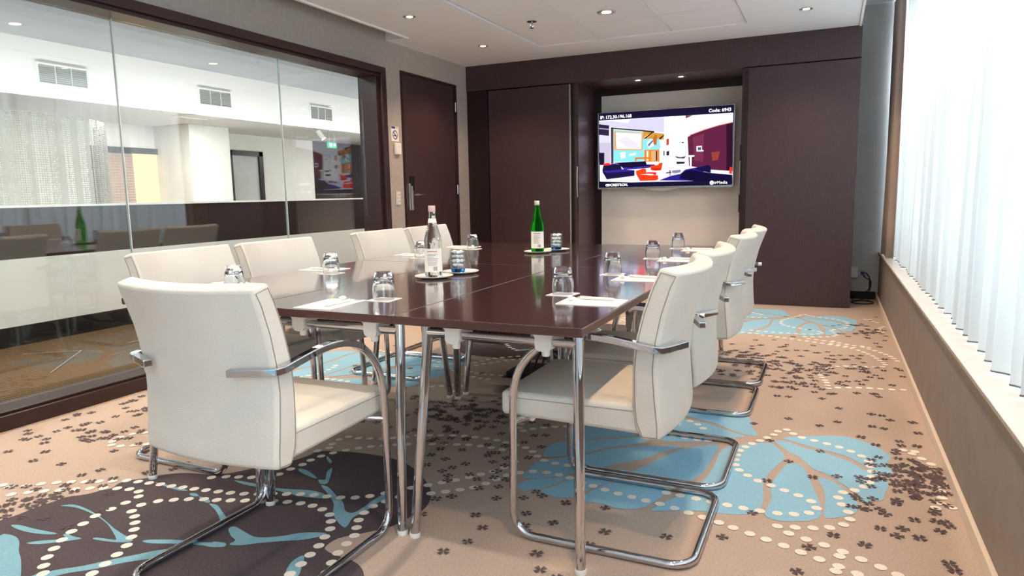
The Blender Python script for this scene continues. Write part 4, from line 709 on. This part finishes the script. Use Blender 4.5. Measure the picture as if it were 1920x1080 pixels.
# ------------------------------------------------------------------ tables
TZ = 0.735
def interp(tab, z):
    if z <= tab[0][0]: return tab[0][1]
    for (a, p), (c, q) in zip(tab, tab[1:]):
        if z <= c: return p + (q - p) * (z - a) / (c - a)
    return tab[-1][1]
HX, HY0, HY1 = 0.3065, -0.7415, 0.7415
def make_table(label, loc, depth):
    hy = depth / 2
    t = thing('flip_top_table', label, 'table', loc, 0, 'six dark tables pushed together')
    top = MB().box(-HX, HX, -hy + 0.001, hy - 0.001, TZ - 0.0265, TZ).build('tabletop', M['table'], t, bevel=0.0025)
    e = MB()
    e.box(-HX - 0.0004, HX + 0.0004, -hy + 0.0002, -hy + 0.001, TZ - 0.024, TZ - 0.003).box(-HX - 0.0004, HX + 0.0004, hy - 0.001, hy - 0.0002, TZ - 0.024, TZ - 0.003)
    e.box(-HX - 0.0006, -HX, -hy + 0.002, hy - 0.002, TZ - 0.024, TZ - 0.003).box(HX, HX + 0.0006, -hy + 0.002, hy - 0.002, TZ - 0.024, TZ - 0.003)
    e.build('edge_band', M['table_edge'], top)
    for s in (-1, 1):
        yt = s * (hy - 0.122); yf = s * (hy - 0.045); zt = 0.668
        MB().cyl((-0.252, yt, zt), (0.252, yt, zt), 0.0185, 18).build('crossbar', M['chrome'], t, smooth=True)
        for sx in (-1, 1):
            lg = MB().sweep([(sx * 0.253, yt, zt + 0.017), (sx * 0.2555, yt + s * 0.006, 0.62), (sx * 0.2835, yf, 0.014)], 0.0175, 18, r_end=0.0155).build('leg', M['chrome'], t, smooth=True)
            MB().lathe([(0.0165, 0.0), (0.0175, 0.004), (0.0175, 0.012), (0.016, 0.016)], 18, (sx * 0.2838, yf, 0.0)).build('foot_cap', M['white_plastic'], lg, smooth=True)
            pr = smooth_poly([(-0.048, 0.0), (0.048, 0.0), (0.044, -0.012), (0.026, -0.026), (0.026, -0.05), (0.020, -0.066), (0.0, -0.070), (-0.020, -0.066), (-0.026, -0.05), (-0.026, -0.026), (-0.044, -0.012)], 3)
            br = MB().prism([(sx * 0.152 + p[0], TZ - 0.027 + p[1]) for p in pr], yt - 0.026, yt + 0.026).build('bracket', M['white_plastic'], t, bevel=0.003)
            MB().lathe([(0.011, -0.018), (0.013, -0.014), (0.013, 0.0), (0.010, 0.006)], 16, (sx * 0.152, yt, TZ - 0.097)).build('knob', M['white_plastic'], br, smooth=True)
    MB().box(-0.02, 0.02, -hy + 0.15, hy - 0.15, TZ - 0.045, TZ - 0.0268).build('spine_rail', M['steel'], t)
    return t
cols = ((-2.1325, 'glass side'), (-1.5175, 'middle'), (-0.9025, 'window side'))
rows_ = ((2.4785, 1.483, 'nearest the camera'), (3.950, 1.460, 'nearest the screen'))
for cxx, cn in cols:
    for cyy, dep, rn in rows_:
        make_table('dark wood chrome legged table, %s column, %s' % (cn, rn), (cxx, cyy, 0), dep)

# ------------------------------------------------------------------ chairs
HW = 0.256; TX_ = 0.268; AX = 0.272
FR = [(0.372, 0.152), (0.40, 0.174), (0.48, 0.184), (0.59, 0.184), (0.66, 0.178), (0.75, 0.157), (0.83, 0.130), (0.885, 0.104)]
RE = [(0.372, 0.098), (0.40, 0.095), (0.48, 0.104), (0.58, 0.112), (0.66, 0.106), (0.75, 0.088), (0.83, 0.063), (0.875, 0.046)]
def bulge(u, z): return (0.030 + 0.018 * (z - 0.37) / 0.5) * (1 - u * u)
def make_chair(label, loc, rz):
    t = thing('conference_chair', label, 'chair', loc, rz, 'cream leather conference chairs')
    # backrest
    NU, NV = 16, 16; v = []; f = []
    def vid(k, i, j): return k * (NU + 1) * (NV + 1) + j * (NU + 1) + i
    for k in (0, 1):
        for j in range(NV + 1):
            tz = j / NV
            for i in range(NU + 1):
                u = -1 + 2 * i / NU
                z0 = 0.372 + 0.008 * k; z1 = 0.884 - 0.014 * k
                z = z0 + (z1 - z0) * tz
                y = interp(FR if k == 0 else RE, z) - bulge(u, z)
                w = HW * (0.975 + 0.025 * tz)
                z += (0.004 if j == NV else 0) * u * u
                v.append((u * w, y, z))
    for k in (0, 1):
        for j in range(NV):
            for i in range(NU): f.append((vid(k, i, j), vid(k, i + 1, j), vid(k, i + 1, j + 1), vid(k, i, j + 1)))
    for j in range(NV):
        for i in (0, NU): f.append((vid(0, i, j), vid(0, i, j + 1), vid(1, i, j + 1), vid(1, i, j)))
    for i in range(NU):
        for j in (0, NV): f.append((vid(0, i, j), vid(0, i + 1, j), vid(1, i + 1, j), vid(1, i, j)))
    bk = MB().add(v, f).build('backrest', M['leather'], t, smooth=True, bevel=0.011, bseg=3, angle=60)
    for sx in (-1, 1):
        p = []
        zz = [0.384 + (0.872 - 0.384) * i / 12 for i in range(13)]
        for z in zz: p.append((sx * (HW * (0.975 + 0.025 * (z - 0.372) / 0.512) + 0.0004), interp(FR, z) - 0.0105, z))
        for z in reversed(zz): p.append((sx * (HW * (0.975 + 0.025 * (z - 0.372) / 0.512) + 0.0004), interp(RE, z) + 0.0105, min(z, 0.862)))
        MB().sweep(p, 0.0013, 6, closed=True).build('seam', M['seam'], bk, smooth=True)
    # seat
    v = []; f = []; NX, NY = 10, 10
    for k in (0, 1):
        for j in range(NY + 1):
            for i in range(NX + 1):
                u = -1 + 2 * i / NX; y = 0.135 + (0.615 - 0.135) * j / NY
                zt = 0.473 + 0.006 * (1 - u ** 4) * (1 - (2 * j / NY - 1) ** 4)
                zb = 0.384 + 0.012 * j / NY
                v.append((u * 0.240, y, zt if k == 0 else zb))
    sid = lambda k, i, j: k * (NX + 1) * (NY + 1) + j * (NX + 1) + i
    for k in (0, 1):
        for j in range(NY):
            for i in range(NX): f.append((sid(k, i, j), sid(k, i + 1, j), sid(k, i + 1, j + 1), sid(k, i, j + 1)))
    for j in range(NY):
        for i in (0, NX): f.append((sid(0, i, j), sid(0, i, j + 1), sid(1, i, j + 1), sid(1, i, j)))
    for i in range(NX):
        for j in (0, NY): f.append((sid(0, i, j), sid(0, i + 1, j), sid(1, i + 1, j), sid(1, i, j)))
    st = MB().add(v, f).build('seat', M['leather'], t, smooth=True, bevel=0.014, bseg=3, angle=60)
    for sx in (-1, 1):
        MB().sweep([(sx * 0.2402, 0.18 + 0.41 * k / 6, 0.4555) for k in range(7)], 0.0011, 6).build('seam', M['seam'], st)
    # chrome cantilever frame, one tube
    R = 0.07; zf = 0.0135
    side = []
    pr = [(0.43, 0.655), (0.47, 0.632), (0.51, 0.594), (0.537, 0.552), (0.552, 0.505), (0.558, 0.45), (0.562, 0.30), (0.564, zf + R)]
    side += smooth_poly(pr, 3, False)
    side += arc((0.564 - R, zf + R), R, 0.0, -pi / 2, 7, lambda a, b_: (a, b_))[1:]
    side += [(0.30, zf), (R, zf)]
    right = [(TX_, y, z) for y, z in side]
    corner = [(TX_ - R + R * cos(a), R + R * sin(a), zf) for a in [-(pi / 2) * k / 7 for k in range(1, 8)]]
    half = right + corner
    path = half + [(-x, y, z) for x, y, z in reversed(half)]
    MB().sweep(path, 0.0128, 14).build('frame', M['chrome'], t, smooth=True)
    for sx in (-1, 1):
        arm = smooth_poly([(sx * AX, 0.455, 0.642), (sx * AX, 0.41, 0.664), (sx * AX, 0.35, 0.677), (sx * AX, 0.29, 0.679), (sx * AX, 0.22, 0.672), (sx * AX, 0.115, 0.655)], 3, False)
        arm += [(sx * (AX - 0.004), 0.096, 0.653), (sx * (AX - 0.03), 0.083, 0.652), (sx * 0.150, 0.048, 0.651)]
        MB().sweep(arm, 0, rect=(0.025, 0.021), up=(0, 0, 1)).build('armrest', M['chrome'], t, bevel=0.003)
        MB().cyl((sx * 0.20, 0.52, 0.392), (sx * TX_, 0.559, 0.385), 0.011).build('seat_bracket', M['chrome'], t, smooth=True)
    MB().cyl((-0.22, 0.515, 0.388), (0.22, 0.515, 0.388), 0.011).build('seat_bar', M['chrome'], t, smooth=True)
    return t
proto = make_chair('cream leather chair at the near table end, back turned to camera', (-1.557, 1.228, 0), 0.0)
ordn = ('nearest to', 'second from', 'third from', 'farthest from')
for k, y in enumerate((2.175, 2.760, 3.662, 4.236)):
    dup(proto, (-0.325, y, 0), radians(90), 'cream leather chair on the window side, %s the camera' % ordn[k])
for k, y in enumerate((2.172, 2.755, 3.662, 4.236)):
    dup(proto, (-2.705, y, 0), radians(-90), 'cream leather chair on the glass partition side, %s the camera' % ordn[k])

# ------------------------------------------------------------------ place settings
def tumbler(label, loc):
    t = thing('water_glass', label, 'glass', loc, RND.uniform(0, 6), 'upturned water glasses')
    MB().lathe([(0.0, 0.074), (0.021, 0.0745), (0.027, 0.071), (0.033, 0.058), (0.0372, 0.040), (0.0385, 0.025), (0.0368, 0.008), (0.0355, 0.0), (0.0372, 0.0), (0.0388, 0.010), (0.0404, 0.026),
                (0.0392, 0.044), (0.0355, 0.066), (0.0315, 0.086), (0.0290, 0.095), (0.0265, 0.098), (0.012, 0.0975), (0.0, 0.0965)], 36).build('bowl', M['glass'], t, smooth=True, angle=50)
    return t
def pad(label, loc, rz):
    t = thing('notepad', label, 'notepad', loc, rz, 'white notepads')
    MB().box(-0.074, 0.074, -0.105, 0.105, 0.0, 0.0022).build('sheets', M['paper'], t)
    MB().box(-0.068, -0.050, 0.088, 0.099, 0.0023, 0.0026).build('logo', M['orange'], t)
    MB().box(0.030, 0.060, 0.090, 0.100, 0.0023, 0.0026).build('logo_bar', M['ink_blue'], t)
    return t
def pen(label, loc, rz):
    t = thing('ballpoint_pen', label, 'pen', loc, rz, 'white ballpoint pens')
    MB().sweep([(0, -0.06, 0.0055), (0, 0.055, 0.0055)], 0.0052, 12).build('barrel', M['white_plastic'], t, smooth=True)
    MB().sweep([(0, -0.072, 0.0055), (0, -0.060, 0.0055)], 0.0012, 10, r_end=0.005).build('tip', M['white_plastic'], t, smooth=True)
    MB().box(-0.0015, 0.0015, 0.015, 0.056, 0.0108, 0.0125).build('clip', M['steel'], t)
    MB().sweep([(0, 0.055, 0.0055), (0, 0.064, 0.0055)], 0.0032, 10).build('button', M['steel'], t, smooth=True)
    return t
def crumple(seed, r):
    bm = bmesh.new(); bmesh.ops.create_icosphere(bm, subdivisions=2, radius=r)
    rr = random.Random(seed)
    for vv in bm.verts: vv.co *= rr.uniform(0.78, 1.18); vv.co.z *= 0.72
    v = [tuple(x.co) for x in bm.verts]; f = [tuple(q.index for q in fc.verts) for fc in bm.faces]; bm.free(); return v, f
def sweet(label, loc, rz, group, seed, r=0.011):
    v, f = crumple(seed, r); t = thing('wrapped_mint', label, 'sweet', loc, rz, group)
    MB().add(v, f).build('wrapper', M['paper'], t)
    for s in (-1, 1):
        MB().add([(s * r * 0.8, -0.003, 0), (s * r * 0.8, 0.003, 0.001), (s * r * 1.7, 0.007, 0.002), (s * r * 1.8, -0.001, 0.003), (s * r * 1.65, -0.007, -0.001)], [(0, 1, 2, 3, 4)]).build('twisted_end', M['glass_pale'] if False else M['paper'], t)
    return t
def setting(side, k, who, gx, gy, px, py, rz):
    tag(MB().box(-0.047, 0.047, -0.047, 0.047, 0, 0.0016).build('coaster', M['paper'], bevel=0.0006), 'square white paper coaster %s' % who, 'coaster', 'paper coasters')
    c = bpy.context.scene.collection.objects[-1]; c.location = (gx, gy, TZ + 0.0002); c.rotation_euler = (0, 0, rz + RND.uniform(-0.08, 0.08))
    tumbler('upturned clear water glass %s' % who, (gx, gy, TZ + 0.0020))
    j = RND.uniform(-0.05, 0.05)
    pad('blank white notepad %s' % who, (px, py, TZ + 0.0002), rz + j)
    fwd = Vector((-sin(rz), cos(rz), 0)); rt = Vector((cos(rz), sin(rz), 0))
    p = Vector((px, py, 0)) + rt * 0.035 + fwd * 0.0
    pen('white pen on the notepad %s' % who, (p.x, p.y, TZ + 0.0027), rz + RND.uniform(-0.2, 0.1))
    p = Vector((px, py, 0)) - rt * 0.005 + fwd * 0.075
    sweet('wrapped mint on the notepad %s' % who, (p.x, p.y, TZ + 0.0115), rz + RND.uniform(-0.5, 0.5), 'mints on the notepads', 50 + k + (10 if side > 0 else 0))
wn = ('nearest the camera', 'second from the camera', 'third from the camera', 'farthest from the camera')
for k, (gy, cyy) in enumerate(((2.319, 2.178), (2.949, 2.815), (3.714, 3.640), (4.404, 4.285))):
    setting(1, k, 'on the window side, ' + wn[k], -0.867, gy, -0.710, cyy, radians(90))
for k, (gy, cyy) in enumerate(((2.035, 2.150), (2.630, 2.770), (3.440, 3.610), (4.085, 4.235))):
    setting(-1, k, 'on the glass partition side, ' + wn[k], -2.168, gy, -2.325, cyy, radians(-90))
setting(0, 20, 'at the near table end', -1.427, 2.008, -1.545, 1.862, 0.0)

# ------------------------------------------------------------------ bottles, plates, sweets
def plate(label, loc, r=0.085):
    t = thing('saucer', label, 'plate', loc, 0, 'white saucers')
    MB().lathe([(0.0, 0.004), (r * 0.62, 0.004), (r * 0.72, 0.0065), (r, 0.0125), (r, 0.0105), (r * 0.74, 0.003), (r * 0.6, 0.0), (0, 0.0)], 40).build('dish', M['china'], t, smooth=True, angle=60)
def bottle(label, loc, m, cap, rz, detail):
    t = thing('water_bottle', label, 'bottle', loc, rz)
    MB().lathe([(0.0, 0.004), (0.030, 0.0), (0.0375, 0.003), (0.0395, 0.010), (0.0395, 0.150), (0.0385, 0.165), (0.034, 0.186), (0.0265, 0.212), (0.0195, 0.238), (0.0155, 0.262), (0.0135, 0.285), (0.0140, 0.287), (0.0140, 0.296), (0.0, 0.296)], 40).build('body', M[m], t, smooth=True, angle=60)
    MB().lathe([(0.0150, 0.288), (0.0156, 0.290), (0.0156, 0.312), (0.0146, 0.3145), (0.0, 0.3145)], 24).build('cap', M[cap], t, smooth=True)
    v = []; n = 22; A = 1.25
    for i in range(n + 1):
        a = -pi / 2 - A + 2 * A * i / n
        v += [(0.0401 * cos(a), 0.0401 * sin(a), 0.026), (0.0401 * cos(a), 0.0401 * sin(a), 0.128)]
    lb = MB().add(v, [(2 * i, 2 * i + 2, 2 * i + 3, 2 * i + 1) for i in range(n)]).build('label', M['label'], t, smooth=True)
    def strip(a0, a1, z0, z1, m_, nm='print'):
        v = []; k = max(1, int(abs(a1 - a0) / 0.12))
        for i in range(k + 1):
            a = -pi / 2 + a0 + (a1 - a0) * i / k
            v += [(0.0404 * cos(a), 0.0404 * sin(a), z0), (0.0404 * cos(a), 0.0404 * sin(a), z1)]
        return v, [(2 * i, 2 * i + 2, 2 * i + 3, 2 * i + 1) for i in range(k)]
    b = MB()
    rr = random.Random(detail)
    for j in range(9):
        z = 0.056 + j * 0.0058; e = rr.uniform(0.1, 0.62)
        b.add(*strip(-0.62, e, z, z + 0.0016, None))
    b.build('label_text', M['ink'], lb)
    b = MB(); a = 0.05
    while a < 0.5:
        w = rr.uniform(0.008, 0.03); b.add(*strip(a, a + w, 0.031, 0.050, None)); a += w + rr.uniform(0.012, 0.03)
    b.build('barcode', M['ink_dark'], lb)
    MB().add(*strip(-0.62, 0.5, 0.114, 0.1175, None)).build('label_heading', M['ink_red'] if cap == 'cap_pink' else M['ink'], lb)
    if m == 'bottle_clear':
        MB().lathe([(0.0166, 0.258), (0.0180, 0.250), (0.0196, 0.240)], 28, caps=False).build('neck_band', M['label'], t, smooth=True)
M['cap_pink'] = mat('bottle_cap_rose', 'd9b9b4', 0.4, spec=0.4)
M['cap_silver'] = mat('bottle_cap_silver', 'd6d4d0', 0.35, metal=0.5)
def sweet_glass(label, loc, who, seed):
    t = thing('sweet_glass', label, 'glass', loc, 0)
    MB().lathe([(0.0, 0.0), (0.028, 0.0), (0.031, 0.004), (0.0345, 0.018), (0.0, 0.018)], 32).build('base', M['glass_blue'], t, smooth=True, angle=50)
    MB().lathe([(0.0346, 0.0183), (0.0385, 0.045), (0.0385, 0.07), (0.0365, 0.105), (0.0350, 0.105), (0.0368, 0.07), (0.0368, 0.045), (0.0325, 0.0195), (0.0, 0.0185)], 32).build('bowl', M['glass_pale'], t, smooth=True, angle=50)
    rr = random.Random(seed)
    for k in range(16):
        lay = k // 4; a = k * pi / 2 + lay * 0.8 + rr.uniform(-0.2, 0.2); r = 0.0175
        sweet('white wrapped mint in the blue based glass %s' % who, (loc[0] + r * cos(a), loc[1] + r * sin(a), loc[2] + 0.031 + lay * 0.021 + rr.uniform(0, 0.004)), rr.uniform(0, 6),
              'mints in the glass %s' % who, seed * 40 + k, 0.0105)
P1 = (-1.589, 2.620); P2 = (-1.560, 2.800)
plate('white saucer under the clear water bottle', (P1[0], P1[1], TZ + 0.0002)); plate('white saucer under the mint glass by the clear bottle', (P2[0], P2[1] + 0.012, TZ + 0.0002))
bottle('clear glass water bottle with white label on a saucer', (P1[0], P1[1], TZ + 0.0046), 'bottle_clear', 'cap_pink', radians(26), 5)
sweet_glass('blue based tumbler of mints beside the clear bottle', (P2[0] - 0.012, P2[1] + 0.01, TZ + 0.0046), 'beside the clear bottle', 3)
P3 = (-1.630, 3.921); P4 = (-1.575, 4.100)
plate('white saucer under the green bottle', (P3[0], P3[1], TZ + 0.0002)); plate('white saucer under the mint glass behind the green bottle', (P4[0], P4[1], TZ + 0.0002))
bottle('green glass water bottle with white label on a saucer', (P3[0], P3[1], TZ + 0.0046), 'bottle_green', 'cap_silver', radians(22), 9)
sweet_glass('blue based tumbler of mints behind the green bottle', (P4[0], P4[1], TZ + 0.0046), 'behind the green bottle', 4)
